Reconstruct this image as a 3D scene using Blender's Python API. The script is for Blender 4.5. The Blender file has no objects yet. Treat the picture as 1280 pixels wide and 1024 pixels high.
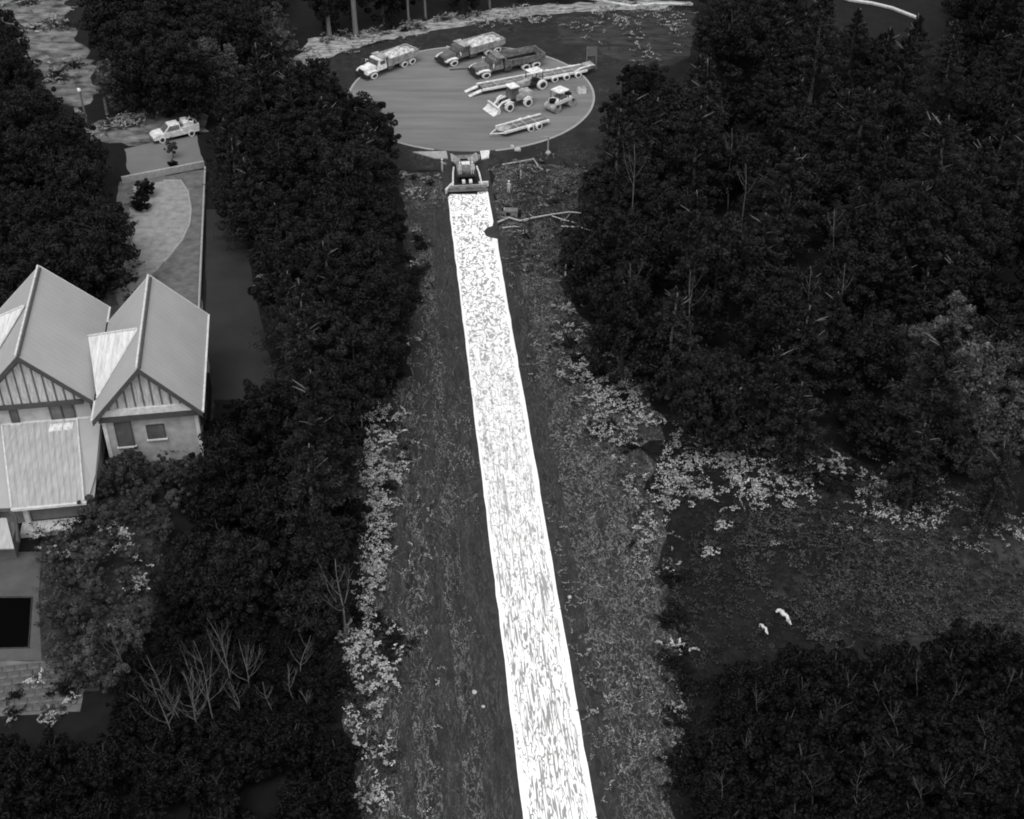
import bpy, bmesh, math, random
import numpy as np
from mathutils import Vector, Matrix
random.seed(7); rng = np.random.default_rng(11)
sc = bpy.context.scene
# ------------------------------------------------------------------ camera, sky, sun, exposure
F = 1695.0; TH = math.atan(0.774); CH = 84.8
cam = bpy.data.cameras.new('camera'); camo = bpy.data.objects.new('camera', cam)
sc.collection.objects.link(camo); sc.camera = camo
camo.location = (0, 0, CH); camo.rotation_euler = (math.pi/2 - TH, 0, 0)
cam.sensor_width = 36; cam.lens = 36*F/1280; cam.clip_end = 6000
W = bpy.data.worlds.new('World'); sc.world = W; W.use_nodes = True
wn = W.node_tree; wn.nodes.clear()
sky = wn.nodes.new('ShaderNodeTexSky'); sky.sky_type = 'NISHITA'; sky.sun_disc = False
sky.sun_elevation = math.radians(62); sky.sun_rotation = math.radians(150)
bw = wn.nodes.new('ShaderNodeRGBToBW'); bg = wn.nodes.new('ShaderNodeBackground'); wo = wn.nodes.new('ShaderNodeOutputWorld')
bg.inputs['Strength'].default_value = 0.15
wn.links.new(sky.outputs[0], bw.inputs[0]); wn.links.new(bw.outputs[0], bg.inputs[0]); wn.links.new(bg.outputs[0], wo.inputs[0])
sl = bpy.data.lights.new('sun', 'SUN'); sl.energy = 1.0; sl.angle = math.radians(35); sl.color = (1, 1, 1)
so = bpy.data.objects.new('sun', sl); sc.collection.objects.link(so)
so.rotation_euler = (math.radians(28), 0, math.radians(150)-math.pi)
sc.view_settings.view_transform = 'Standard'; sc.view_settings.look = 'None'
sc.view_settings.exposure = 0.85; sc.view_settings.gamma = 1; sc.view_settings.use_curve_mapping = False
try:
    sc.cycles.filter_width = 1.9; sc.cycles.max_bounces = 5; sc.cycles.use_adaptive_sampling = True
except Exception: pass

# ------------------------------------------------------------------ helpers
S_, C_ = math.sin(TH), math.cos(TH)
def G(px, py, z=0.0):
    a = (px-640)/F; b = (py-512)/F
    d = Vector((a, C_-b*S_, -S_-b*C_)); t = (z-CH)/d.z
    return Vector((a*t, d.y*t, z))
def PX(p):
    z = p[2]-CH; dz = p[1]*C_-z*S_; u = p[1]*S_+z*C_
    return 640+F*p[0]/dz, 512-F*u/dz
RA = math.atan2(9.1, 93.9)                       # the road's bearing
RO = Vector((3.53, 60.38, 0)); RD = Vector((-math.sin(RA), math.cos(RA), 0)); RB = Vector((math.cos(RA), math.sin(RA), 0))
def RP(u, v, z=0.0):
    p = RO + RB*u + RD*v; return Vector((p.x, p.y, z))
def link(o): sc.collection.objects.link(o); return o
def tag(o, label=None, cat=None, group=None, kind=None):
    if label: o['label'] = label
    if cat: o['category'] = cat
    if group: o['group'] = group
    if kind: o['kind'] = kind
    return o
def empty(name, loc, rz=0.0, label=None, cat=None, group=None, scale=None):
    o = link(bpy.data.objects.new(name, None)); o.location = loc; o.rotation_euler = (0, 0, rz); o.empty_display_size = 0.3
    if scale: o.scale = scale
    return tag(o, label, cat, group)
class MB:
    def __init__(s): s.v = []; s.f = []
    def add(s, vs, fs):
        n = len(s.v); s.v += [tuple(v) for v in vs]; s.f += [tuple(i+n for i in f) for f in fs]; return s
    def box(s, x0, x1, y0, y1, z0, z1):
        return s.add([(x0,y0,z0),(x1,y0,z0),(x1,y1,z0),(x0,y1,z0),(x0,y0,z1),(x1,y0,z1),(x1,y1,z1),(x0,y1,z1)],
                     [(0,3,2,1),(4,5,6,7),(0,1,5,4),(1,2,6,5),(2,3,7,6),(3,0,4,7)])
    def hexa(s, b, t):
        return s.add(list(b)+list(t), [(0,3,2,1),(4,5,6,7),(0,1,5,4),(1,2,6,5),(2,3,7,6),(3,0,4,7)])
    def prism_y(s, prof, y0, y1):               # outline in x,z pushed along y
        n = len(prof)
        s.add([(x,y0,z) for x,z in prof]+[(x,y1,z) for x,z in prof],
              [tuple(range(n)), tuple(range(2*n-1, n-1, -1))]+[(i,i+n,(i+1)%n+n,(i+1)%n) for i in range(n)])
        return s
    def slab(s, pts, t):                        # polygon with thickness t, downward
        n = len(pts)
        return s.add([tuple(p) for p in pts]+[(p[0],p[1],p[2]-t) for p in pts],
              [tuple(range(n)), tuple(range(2*n-1, n-1, -1))]+[(i,i+n,(i+1)%n+n,(i+1)%n) for i in range(n)])
    def tube(s, pts, rad, n=6, cap=True):
        pts = [Vector(p) for p in pts]; m = len(pts)
        if not hasattr(rad, '__len__'): rad = [rad]*m
        vs = []; prev = None
        for i, p in enumerate(pts):
            d = (pts[min(i+1, m-1)]-pts[max(i-1, 0)]).normalized()
            a = d.orthogonal().normalized() if prev is None else (prev - d*prev.dot(d)).normalized()
            prev = a; b = d.cross(a)
            for k in range(n):
                t = 2*math.pi*k/n; vs.append(p+(a*math.cos(t)+b*math.sin(t))*rad[i])
        fs = [(i*n+k, i*n+(k+1)%n, (i+1)*n+(k+1)%n, (i+1)*n+k) for i in range(m-1) for k in range(n)]
        if cap: fs += [tuple(range(n-1, -1, -1)), tuple(range((m-1)*n, m*n))]
        return s.add(vs, fs)
    def build(s, name, mat, parent=None, bevel=0.0, smooth=False, label=None):
        me = bpy.data.meshes.new(name); me.from_pydata(s.v, [], s.f); me.validate()
        if bevel > 0:
            bm = bmesh.new(); bm.from_mesh(me); bmesh.ops.recalc_face_normals(bm, faces=bm.faces)
            bmesh.ops.bevel(bm, geom=list(bm.edges), offset=bevel, segments=2, affect='EDGES', clamp_overlap=True)
            bm.to_mesh(me); bm.free()
        else:
            bm = bmesh.new(); bm.from_mesh(me); bmesh.ops.recalc_face_normals(bm, faces=bm.faces); bm.to_mesh(me); bm.free()
        if smooth:
            for p in me.polygons: p.use_smooth = True
        me.materials.append(mat)
        o = link(bpy.data.objects.new(name, me)); o.parent = parent
        if label: o['label'] = label
        return o
def put(me, name, parent, loc=(0,0,0), rz=0.0, scale=(1,1,1)):
    o = link(bpy.data.objects.new(name, me)); o.parent = parent; o.location = loc; o.rotation_euler = (0,0,rz); o.scale = scale
    return o
# numpy value noise
_T = rng.random((256, 256))
def vn(x, y):
    xi = np.floor(x).astype(int); yi = np.floor(y).astype(int); fx = x-xi; fy = y-yi
    fx = fx*fx*(3-2*fx); fy = fy*fy*(3-2*fy)
    a = _T[xi % 256, yi % 256]; b = _T[(xi+1) % 256, yi % 256]; c = _T[xi % 256, (yi+1) % 256]; d = _T[(xi+1) % 256, (yi+1) % 256]
    return (a*(1-fx)+b*fx)*(1-fy)+(c*(1-fx)+d*fx)*fy
def fbm(x, y, o=3):
    s = 0; w = 0; a = 1
    for i in range(o): s = s+a*vn(x*2**i+13*i, y*2**i+7*i); w += a; a *= .5
    return s/w
def inside(poly, x, y):
    x = np.atleast_1d(x); y = np.atleast_1d(y); r = np.zeros(len(x), bool); n = len(poly)
    for i in range(n):
        x0, y0 = poly[i][0], poly[i][1]; x1, y1 = poly[(i+1) % n][0], poly[(i+1) % n][1]
        if y0 == y1: continue
        c = ((y0 > y) != (y1 > y)) & (x < (x1-x0)*(y-y0)/(y1-y0)+x0); r ^= c
    return r
def scatter(poly, dens):                         # ground points inside a polygon given on the ground
    xs = [p[0] for p in poly]; ys = [p[1] for p in poly]
    n = int((max(xs)-min(xs))*(max(ys)-min(ys))*dens)
    x = rng.uniform(min(xs), max(xs), n); y = rng.uniform(min(ys), max(ys), n); k = inside(poly, x, y)
    return x[k], y[k]
def ground_poly(pts): return [G(*p) for p in pts]

# ------------------------------------------------------------------ materials (all neutral: the place reads as grey tones)
def new_mat(name):
    m = bpy.data.materials.new(name); m.use_nodes = True; nt = m.node_tree
    b = nt.nodes['Principled BSDF']; b.inputs['Roughness'].default_value = 0.85
    if 'Specular IOR Level' in b.inputs: b.inputs['Specular IOR Level'].default_value = 0.2
    return m, nt, b
def ramp(nt, src, stops, interp='LINEAR'):
    r = nt.nodes.new('ShaderNodeValToRGB'); r.color_ramp.interpolation = interp
    e = r.color_ramp.elements
    while len(e) < len(stops): e.new(0.5)
    for el, (p, v) in zip(e, stops): el.position = p; el.color = (v, v, v, 1)
    nt.links.new(src, r.inputs[0]); return r.outputs[0]
def math_n(nt, op, a, b=None, clamp=False):
    n = nt.nodes.new('ShaderNodeMath'); n.operation = op; n.use_clamp = clamp
    for i, x in enumerate((a, b)):
        if x is None: continue
        if isinstance(x, (int, float)): n.inputs[i].default_value = x
        else: nt.links.new(x, n.inputs[i])
    return n.outputs[0]
def coords(nt, kind='Object', scale=(1,1,1)):
    t = nt.nodes.new('ShaderNodeTexCoord'); m = nt.nodes.new('ShaderNodeMapping'); m.inputs['Scale'].default_value = scale
    nt.links.new(t.outputs[kind], m.inputs[0]); return m.outputs[0]
def noise(nt, vec, scale, detail=3, rough=.5, dist=0.0):
    n = nt.nodes.new('ShaderNodeTexNoise'); n.inputs['Scale'].default_value = scale; n.inputs['Detail'].default_value = detail
    n.inputs['Roughness'].default_value = rough; n.inputs['Distortion'].default_value = dist
    nt.links.new(vec, n.inputs['Vector']); return n.outputs['Fac']
def bump(nt, b, h, strength=.4, dist=.05):
    n = nt.nodes.new('ShaderNodeBump'); n.inputs['Strength'].default_value = strength; n.inputs['Distance'].default_value = dist
    nt.links.new(h, n.inputs['Height']); nt.links.new(n.outputs[0], b.inputs['Normal'])
def mottled(name, lo, hi, scale=1.5, detail=4, kind='Object', stretch=(1,1,1), rough=.85, bmp=.25, metal=0):
    m, nt, b = new_mat(name); v = coords(nt, kind, stretch)
    f = noise(nt, v, scale, detail, .6); c = ramp(nt, f, [(.32, lo), (.68, hi)])
    nt.links.new(c, b.inputs['Base Color']); b.inputs['Roughness'].default_value = rough; b.inputs['Metallic'].default_value = metal
    if bmp: bump(nt, b, f, bmp, .03)
    return m
def verge_mat(name, lo, hi, pale, amount, stretch=.35, scale=1.6):
    # grass cover: streaks along the road, curling pale dry stems on darker green
    m, nt, b = new_mat(name); v = coords(nt, 'UV', (1, stretch, 1))
    f = noise(nt, v, scale*.45, 5, .65); base = ramp(nt, f, [(.3, lo), (.7, hi)])
    n2 = noise(nt, v, scale, 3, .6, .6)
    line = ramp(nt, math_n(nt, 'ABSOLUTE', math_n(nt, 'SUBTRACT', n2, .5)), [(0, 1), (.035, 0)])
    zone = ramp(nt, noise(nt, v, scale*.22, 3, .6), [(.5-amount*.25, 0), (.72-amount*.25, 1)])
    dots = ramp(nt, noise(nt, coords(nt, 'UV'), scale*2.2, 2, .5), [(.62, 0), (.7, 1)])
    k = math_n(nt, 'MULTIPLY', math_n(nt, 'ADD', math_n(nt, 'MULTIPLY', line, .7), math_n(nt, 'MULTIPLY', dots, .6), True), zone)
    mx = nt.nodes.new('ShaderNodeMix'); mx.data_type = 'RGBA'
    nt.links.new(k, mx.inputs[0]); nt.links.new(base, mx.inputs[6]); mx.inputs[7].default_value = (pale, pale, pale, 1)
    nt.links.new(mx.outputs[2], b.inputs['Base Color']); bump(nt, b, n2, .5, .1)
    return m
def road_mat():
    m, nt, b = new_mat('fresh_pale_paving'); t = nt.nodes.new('ShaderNodeTexCoord')
    sep = nt.nodes.new('ShaderNodeSeparateXYZ'); nt.links.new(t.outputs['UV'], sep.inputs[0])
    u, vv = sep.outputs[0], sep.outputs[1]
    near = ramp(nt, math_n(nt, 'DIVIDE', vv, 100), [(.2, 0), (.75, 1)])      # streaks lengthen towards the near end
    def pat(sx, sy, sc_, w, off):
        mp = nt.nodes.new('ShaderNodeMapping'); mp.inputs['Scale'].default_value = (sx, sy, 1); mp.inputs['Location'].default_value = (off, off, 0)
        nt.links.new(t.outputs['UV'], mp.inputs[0])
        n = noise(nt, mp.outputs[0], sc_, 2, .55, .25)
        ln = ramp(nt, math_n(nt, 'ABSOLUTE', math_n(nt, 'SUBTRACT', n, .5)), [(w*.8, 1), (w*1.25, 0)])
        bl = ramp(nt, n, [(.625, 0), (.65, 1)])
        return math_n(nt, 'MAXIMUM', ln, bl)
    p1 = math_n(nt, 'MAXIMUM', pat(1, .22, 2.1, .020, 3), pat(1, .035, 2.6, .020, 17)); p2 = pat(1, .6, 1.15, .028, 9)
    mx = nt.nodes.new('ShaderNodeMix'); nt.links.new(near, mx.inputs[0]); nt.links.new(p1, mx.inputs[2]); nt.links.new(p2, mx.inputs[3])
    au = math_n(nt, 'ABSOLUTE', math_n(nt, 'ADD', u, .1)); wob = noise(nt, coords(nt, 'UV', (1, .4, 1)), .8, 2)
    mask = ramp(nt, math_n(nt, 'ADD', au, math_n(nt, 'MULTIPLY', math_n(nt, 'SUBTRACT', wob, .5), 1.2)), [(.0, 1), (.5, 1)])
    mk = math_n(nt, 'SUBTRACT', 2.42, math_n(nt, 'ADD', au, math_n(nt, 'MULTIPLY', math_n(nt, 'SUBTRACT', wob, .5), .9)))
    mk = math_n(nt, 'MULTIPLY', mk, 6.0, True)
    k = math_n(nt, 'MULTIPLY', mx.outputs[0], mk)
    c = ramp(nt, k, [(0, .93), (1, .30)]); nt.links.new(c, b.inputs['Base Color'])
    fine = noise(nt, coords(nt, 'UV'), 14, 3); bump(nt, b, fine, .25, .02); b.inputs['Roughness'].default_value = .95
    return m
def leaf_mat(name, lo, hi, spread=.35):
    m, nt, b = new_mat(name); a = nt.nodes.new('ShaderNodeAttribute'); a.attribute_name = 'tone'
    c = ramp(nt, a.outputs['Fac'], [(0, lo), (1, hi)])
    oi = nt.nodes.new('ShaderNodeObjectInfo')
    k = math_n(nt, 'ADD', math_n(nt, 'MULTIPLY', oi.outputs['Random'], 2*spread), 1-spread)
    mu = nt.nodes.new('ShaderNodeVectorMath'); mu.operation = 'SCALE'; nt.links.new(c, mu.inputs[0]); nt.links.new(k, mu.inputs['Scale'])
    nt.links.new(mu.outputs[0], b.inputs['Base Color']); b.inputs['Roughness'].default_value = .7
    return m
M = {}
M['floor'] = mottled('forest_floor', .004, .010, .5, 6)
M['road'] = road_mat()
M['shoulder'] = verge_mat('shoulder_soil', .016, .038, .10, .8, .22, 3.0)
M['base'] = mottled('road_base', .024, .045, 1.0, 5)
M['verge'] = verge_mat('verge_grass', .010, .040, .24, .7, .30, 2.8)
M['verge_r'] = verge_mat('verge_grass_right', .012, .045, .24, .85, .5, 2.4)
M['meadow'] = verge_mat('meadow_grass', .006, .013, .025, .2, .8, 1.0)
m, nt, b = new_mat('meadow_grass'); v = coords(nt, 'Object'); sp = nt.nodes.new('ShaderNodeSeparateXYZ'); nt.links.new(v, sp.inputs[0])
east = math_n(nt, 'MULTIPLY', math_n(nt, 'SUBTRACT', sp.outputs[0], 16), .035, True)
n1 = noise(nt, v, .22, 5, .65); n2 = noise(nt, v, 1.1, 4, .65, .5); n3 = noise(nt, v, 3.2, 2, .5)
mixv = math_n(nt, 'ADD', math_n(nt, 'MULTIPLY', east, .5), math_n(nt, 'SUBTRACT', math_n(nt, 'ADD', math_n(nt, 'MULTIPLY', n1, 1.2), math_n(nt, 'MULTIPLY', n2, 1.0)), .95))
spk = math_n(nt, 'MULTIPLY', ramp(nt, n3, [(.62, 0), (.74, 1)]), math_n(nt, 'MULTIPLY', mixv, .05))
nt.links.new(math_n(nt, 'ADD', ramp(nt, mixv, [(.05, .004), (.4, .013), (.75, .045)]), spk), b.inputs['Base Color']); bump(nt, b, n2, .5, .1); M['meadow'] = m
M['garden_soil'] = mottled('garden_soil', .012, .05, .8, 6, bmp=.5)
M['pad'] = None
m, nt, b = new_mat('packed_gravel'); v = coords(nt, 'Object', (.12, 1, 1))
f = noise(nt, v, .55, 5, .62); f2 = noise(nt, coords(nt), 6, 4, .7)
c = ramp(nt, math_n(nt, 'ADD', math_n(nt, 'MULTIPLY', f, .8), math_n(nt, 'MULTIPLY', f2, .2)), [(.36, .135), (.52, .178), (.66, .215)])
nt.links.new(c, b.inputs['Base Color']); bump(nt, b, f2, .3, .03); M['pad'] = m
M['kerb'] = mottled('kerb_concrete', .26, .4, 3, 4)
M['ring'] = verge_mat('worn_track', .013, .028, .08, .35, 1.0, .7)
M['bank'] = mottled('pale_bank', .06, .50, .9, 6, 'Object', (.6, 1.6, 1), bmp=.6)
M['bank_mid'] = mottled('grassy_bank', .012, .055, .45, 6, 'Object', (.5, 1.5, 1), bmp=.6)
M['yard'] = mottled('yard_soil', .08, .17, .8, 6)
M['lawn'] = mottled('dry_lawn', .19, .33, 1.0, 6)
M['slab'] = mottled('parking_slab', .155, .175, .5, 4)
M['lane'] = mottled('dark_lane', .025, .033, .35, 4)
M['patio'] = mottled('patio_concrete', .07, .10, .5, 4)
M['paver'] = mottled('stone_paver', .05, .15, .6, 3)
M['water'] = mottled('pool_water', .001, .0015, .3, 2, rough=.5, bmp=.05); M['water'].node_tree.nodes['Principled BSDF'].inputs['Specular IOR Level'].default_value = .02
M['roof'] = mottled('painted_metal_roof', .34, .375, .35, 5, rough=.6, bmp=.04)
M['roof_pale'] = mottled('pale_metal_roof', .5, .85, .8, 4, 'Object', (3, .5, 1), rough=.6, bmp=.05)
M['panel'] = mottled('ribbed_roof_panel', .30, .46, 1.2, 4, 'Object', (3, .4, 1), rough=.6, bmp=.05)
M['trim'] = mottled('pale_trim', .48, .66, 2, 3)
M['fascia'] = mottled('dark_fascia', .055, .075, 2, 3)
M['siding'] = mottled('siding', .30, .56, 1.6, 3, 'Object', (4, 1, .6))
M['siding_dk'] = mottled('dark_siding', .13, .17, 1.6, 3)  # darker siding tone, behind the gable boards and on the porch wall
M['wall'] = mottled('wall_render', .28, .44, 1, 4)
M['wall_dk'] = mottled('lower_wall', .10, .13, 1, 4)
M['glass'] = mottled('window_glass', .07, .15, .6, 2, rough=.12, bmp=0)
M['dark'] = mottled('dark_gap', .004, .008, 1, 2)
M['bark_pale'] = mottled('pale_bark', .05, .15, 4, 4, 'Object', (1, 1, .3))
M['bark'] = mottled('dark_bark', .03, .06, 4, 4, 'Object', (1, 1, .3))
M['trunk_mid'] = mottled('grey_trunk', .11, .18, 3, 4, 'Object', (3, 3, .2))
M['tyre'] = mottled('warm_tyre', .62, .75, 4, 2)
M['rim'] = mottled('wheel_hub', .03, .045, 4, 2, rough=.5)
M['v_pale'] = mottled('pale_vehicle_paint', .18, .46, 1.8, 4, rough=.45, bmp=.02)
M['v_bright'] = mottled('bright_vehicle_paint', .5, .9, 2.0, 4, rough=.5, bmp=.02)
M['v_mid'] = mottled('mid_vehicle_paint', .08, .24, 2.2, 4, rough=.5, bmp=.02)
M['v_dark'] = mottled('dark_steel', .025, .045, 2, 3, rough=.5)
M['v_steel'] = mottled('worn_steel', .10, .15, 2, 3, rough=.5)
M['load'] = mottled('crumbly_load', .2, .75, 2.2, 5, bmp=.8)
M['stone'] = mottled('pale_stone', .3, .5, 3, 4)
M['cloth'] = mottled('pale_workwear', .45, .6, 4, 2)
M['skin'] = mottled('skin_tone', .5, .55, 4, 2)
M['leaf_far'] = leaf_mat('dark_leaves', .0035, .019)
M['leaf_black'] = leaf_mat('near_black_leaves', .0015, .0055)  # near-black leaf colour shared by dark trees, bushes and shrubs
M['leaf_pine'] = leaf_mat('pine_needles', .004, .026)
M['leaf_mid'] = leaf_mat('garden_leaves', .010, .11)
M['leaf_pale'] = leaf_mat('pale_leaves', .006, .55, .2)
M['leaf_grey'] = leaf_mat('feathery_grey_leaves', .010, .15)

# ------------------------------------------------------------------ ground sheets
def sheet(name, pts, z, mat, jitter=0.0, world=False, step=1.2):
    P_ = [Vector(p) for p in pts] if world else ground_poly(pts)
    out = []
    n = len(P_)
    for i in range(n):
        a, b_ = P_[i], P_[(i+1) % n]; L = (b_-a).length; k = max(1, int(L/step)) if jitter else 1
        nrm = Vector((-(b_-a).y, (b_-a).x, 0)).normalized()
        for j in range(k):
            p = a.lerp(b_, j/k)
            if jitter: p = p + nrm*jitter*(2*float(fbm(np.array([p.x*.45]), np.array([p.y*.45]))[0])-1)*1.6
            out.append((p.x, p.y, z))
    me = bpy.data.meshes.new(name); me.from_pydata(out, [], [tuple(range(len(out)))])
    bm = bmesh.new(); bm.from_mesh(me); bmesh.ops.triangulate(bm, faces=bm.faces)
    for f in bm.faces:
        if f.normal.z < 0: f.normal_flip()
    uvl = bm.loops.layers.uv.new('UVMap')
    for f in bm.faces:
        for l in f.loops:
            d = l.vert.co-RO; l[uvl].uv = (d.x*RB.x+d.y*RB.y, d.x*RD.x+d.y*RD.y)
    bm.to_mesh(me); bm.free(); me.materials.append(mat)
    o = link(bpy.data.objects.new(name, me)); o['kind'] = 'structure'; return o
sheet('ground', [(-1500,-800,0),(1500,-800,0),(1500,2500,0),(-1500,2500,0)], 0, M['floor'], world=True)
VERGE_L = [(500,215),(556,215),(560,245),(571,310),(655,1024),(664,1100),(440,1100),(452,1020),(436,900),(432,800),(455,700),(445,560),(450,500),(510,470),(520,400),(515,300)]
VERGE_R = [(614,210),(690,190),(735,215),(700,300),(705,360),(760,440),(825,520),(835,600),(825,700),(850,820),(850,900),(842,1024),(840,1100),(750,1100),(745,1024),(627,310)]
sheet('grass_verge', VERGE_L, .004, M['verge'], .8)
sheet('grass_verge', VERGE_R, .0055, M['verge_r'], .8)
MEADOW = [(838,650),(850,590),(960,560),(1100,600),(1290,650),(1290,830),(1200,805),(1080,830),(960,838),(870,850),(826,760)]
sheet('meadow', MEADOW, .0025, M['meadow'], 1.2)
sheet('scrub_ground', [(800,560),(900,530),(1000,545),(1110,585),(1260,630),(1300,665),(1120,660),(1000,640),(900,635),(830,655)], .008, M['meadow'], 1.2)
def strip(name, u0, u1, v0, v1, z, mat, wob=0.0, du=0.0):
    ps = []; n = int((v1-v0)/1.5)
    for i in range(n+1):
        v = v0+(v1-v0)*i/n; w = wob*(2*float(fbm(np.array([v*.3]), np.array([u0*3.1+5]))[0])-1); ps.append(RP(u0+w+du*(v-v0), v))
    for i in range(n, -1, -1):
        v = v0+(v1-v0)*i/n; w = wob*(2*float(fbm(np.array([v*.3]), np.array([u1*3.1+9]))[0])-1); ps.append(RP(u1+w+du*(v-v0), v))
    return sheet(name, ps, z, mat, world=True)
strip('shoulder', -5.4, -2.9, -14, 94, .010, M['shoulder'], .15)
strip('shoulder', 2.9, 4.7, -14, 84, .010, M['shoulder'], .2)
strip('wheel_track', -8.6, -6.9, -14, 86, .008, M['shoulder'], .25)
strip('wheel_track', -11.5, -10.4, -14, 70, .008, M['shoulder'], .35)
strip('road_base', -3.15, 3.15, -16, 108, .013, M['base'], .1)
# the mat of fresh paving with the notch on its right edge
hw = 2.67
pr = [RP(-hw, v) for v in np.linspace(-16, 94.0, 60)]+[RP(-2.35, 94.9), RP(1.2, 94.6), RP(1.25, 95.9), RP(2.45, 95.9)]
pr += [RP(2.55, v) for v in (95, 92, 90, 87.5)]+[RP(2.4, 86.4), RP(1.7, 86.1), RP(1.25, 85.2), RP(1.4, 84), RP(1.9, 83.6), RP(hw, 83.2)]
pr += [RP(hw, v) for v in np.linspace(82.5, -16, 54)]
rm = MB(); P3 = [(p.x+random.uniform(-.05,.05), p.y, .075) for p in pr]
road = sheet('road', P3, .075, M['road'], world=True)
bmx = bmesh.new(); bmx.from_mesh(road.data)
r_ = bmesh.ops.extrude_face_region(bmx, geom=[f for f in bmx.faces]); 
for g in r_['geom']:
    if isinstance(g, bmesh.types.BMVert): g.co.z = .014
bmesh.ops.recalc_face_normals(bmx, faces=bmx.faces); bmx.to_mesh(road.data); bmx.free()

PC = G(589, 119.5); PR = 17.7
def disc(cx, cy, r0, r1, a0=0, a1=360, n=90, sq=1.0):
    out = [(cx+r1*math.cos(math.radians(a0+(a1-a0)*i/n)), cy+r1*math.sin(math.radians(a0+(a1-a0)*i/n)), 0) for i in range(n+1)]
    if r0: out += [(cx+r0*math.cos(math.radians(a1-(a1-a0)*i/n)), cy+r0*math.sin(math.radians(a1-(a1-a0)*i/n)), 0) for i in range(n+1)]
    return out
sheet('worn_track', [(375,150),(372,100),(380,86),(430,66),(500,46),(600,28),(700,16),(790,12),(868,10),(866,50),(862,74),(800,92),(775,120),(770,180),(745,212),(690,205),(600,212),(500,212),(420,200)], .006, M['ring'], .6)
sheet('grass_bank', [(700,24),(780,16),(866,10),(866,40),(862,72),(800,80),(745,66),(700,50)], .010, M['bank_mid'], 1.0)
sheet('pale_bank', [(368,74),(384,48),(412,44),(470,40),(560,20),(640,9),(780,0),(866,2),(868,7),(800,12),(700,16),(640,22),(560,36),(500,46),(430,64),(385,84)], .014, M['bank'], .8)
sheet('turning_circle', disc(PC.x, PC.y, 0, PR), .018, M['pad'], world=True)
kb = MB(); n = 120
for i in range(n):
    a0, a1 = 2*math.pi*i/n, 2*math.pi*(i+1)/n
    q = [(PC.x+r*math.cos(a), PC.y+r*math.sin(a)) for a, r in ((a0, PR), (a0, PR+.32), (a1, PR+.32), (a1, PR))]
    if 255 < math.degrees((a0+a1)/2) < 283: continue
    kb.hexa([(x, y, .0) for x, y in q], [(x, y, .09) for x, y in q])
o = kb.build('kerb_ring', M['kerb']); o['kind'] = 'structure'
M['clear'] = mottled('clearing_grass', .02, .26, .5, 7, 'Object', (.7, 1.2, 1), bmp=.6)
sheet('clearing', [(-40,60),(-40,10),(20,-10),(90,-12),(84,30),(86,60),(70,90),(40,70),(10,30)], .006, M['clear'], 1.5)
sheet('clearing_floor', [(20,40),(84,30),(120,75),(115,115),(100,150),(70,120),(30,80)], .010, M['clear'], 1.5)
sheet('yard', [(150,228),(257,212),(250,400),(120,400)], .004, M['yard'], .3)
sheet('lawn', [(168,232),(205,226),(226,226),(235,240),(239,262),(237,280),(228,300),(216,315),(205,328),(190,345),(150,385),(140,360),(165,310),(160,260)], .010, M['lawn'], .3)
sheet('parking_slab', [(155,186),(246,168),(255,208),(163,222)], .010, M['slab'], .2)
sheet('roadside_bank', [(105,160),(180,135),(250,112),(330,90),(372,76),(385,90),(300,116),(256,140),(262,165),(160,183),(115,175)], .006, M['clear'], .8)
sheet('lane', [(257,262),(306,262),(312,330),(326,400),(345,480),(330,500),(258,500)], .006, M['lane'], .1)
sheet('garden_soil', [(40,700),(70,640),(110,600),(130,560),(262,555),(262,480),(215,600),(205,690),(196,770),(150,810),(120,870),(60,860),(45,830)], .0035, M['garden_soil'], .8)
sheet('patio', [(-30,690),(52,690),(48,745),(52,826),(-30,826)], .006, M['patio'])
pool_p = ground_poly([(-40,747),(40,747),(36,810),(-40,812)])
sheet('pool_water', [(p.x, p.y, 0) for p in pool_p], .012, M['water'], world=True)
tag(MB().tube([(p.x, p.y, .03) for p in pool_p]+[(pool_p[0].x, pool_p[0].y, .03)], .09, 6).build('pool_coping', M['v_dark']), kind='structure')
# patio stones laid one by one
me_p = None
ps_root = sheet('stone_terrace', [(-30,827),(60,827),(105,858),(100,890),(-30,895)], .006, M['yard'], .2)
tp = MB(); tp.box(-.47, .47, -.34, .34, 0, .06); stone_me = None
tpoly = ground_poly([(-30,829),(58,829),(96,858),(90,886),(-30,890)])
h8 = math.radians(8.2)
for i in range(-12, 14):
    for j in range(-12, 12):
        c0 = G(30, 860); x = c0.x+(i*1.0+(j % 2)*.5)*math.cos(h8)-j*.74*math.sin(h8); y = c0.y+(i*1.0+(j % 2)*.5)*math.sin(h8)+j*.74*math.cos(h8)
        if not inside(tpoly, x, y)[0]: continue
        if stone_me is None:
            o = tp.build('stone', M['paver'], ps_root, .02); stone_me = o.data
        else: o = put(stone_me, 'stone', ps_root)
        o.location = (x, y, .010+random.uniform(0, .02)); o.rotation_euler = (0, 0, h8+random.uniform(-.02, .02))

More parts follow.
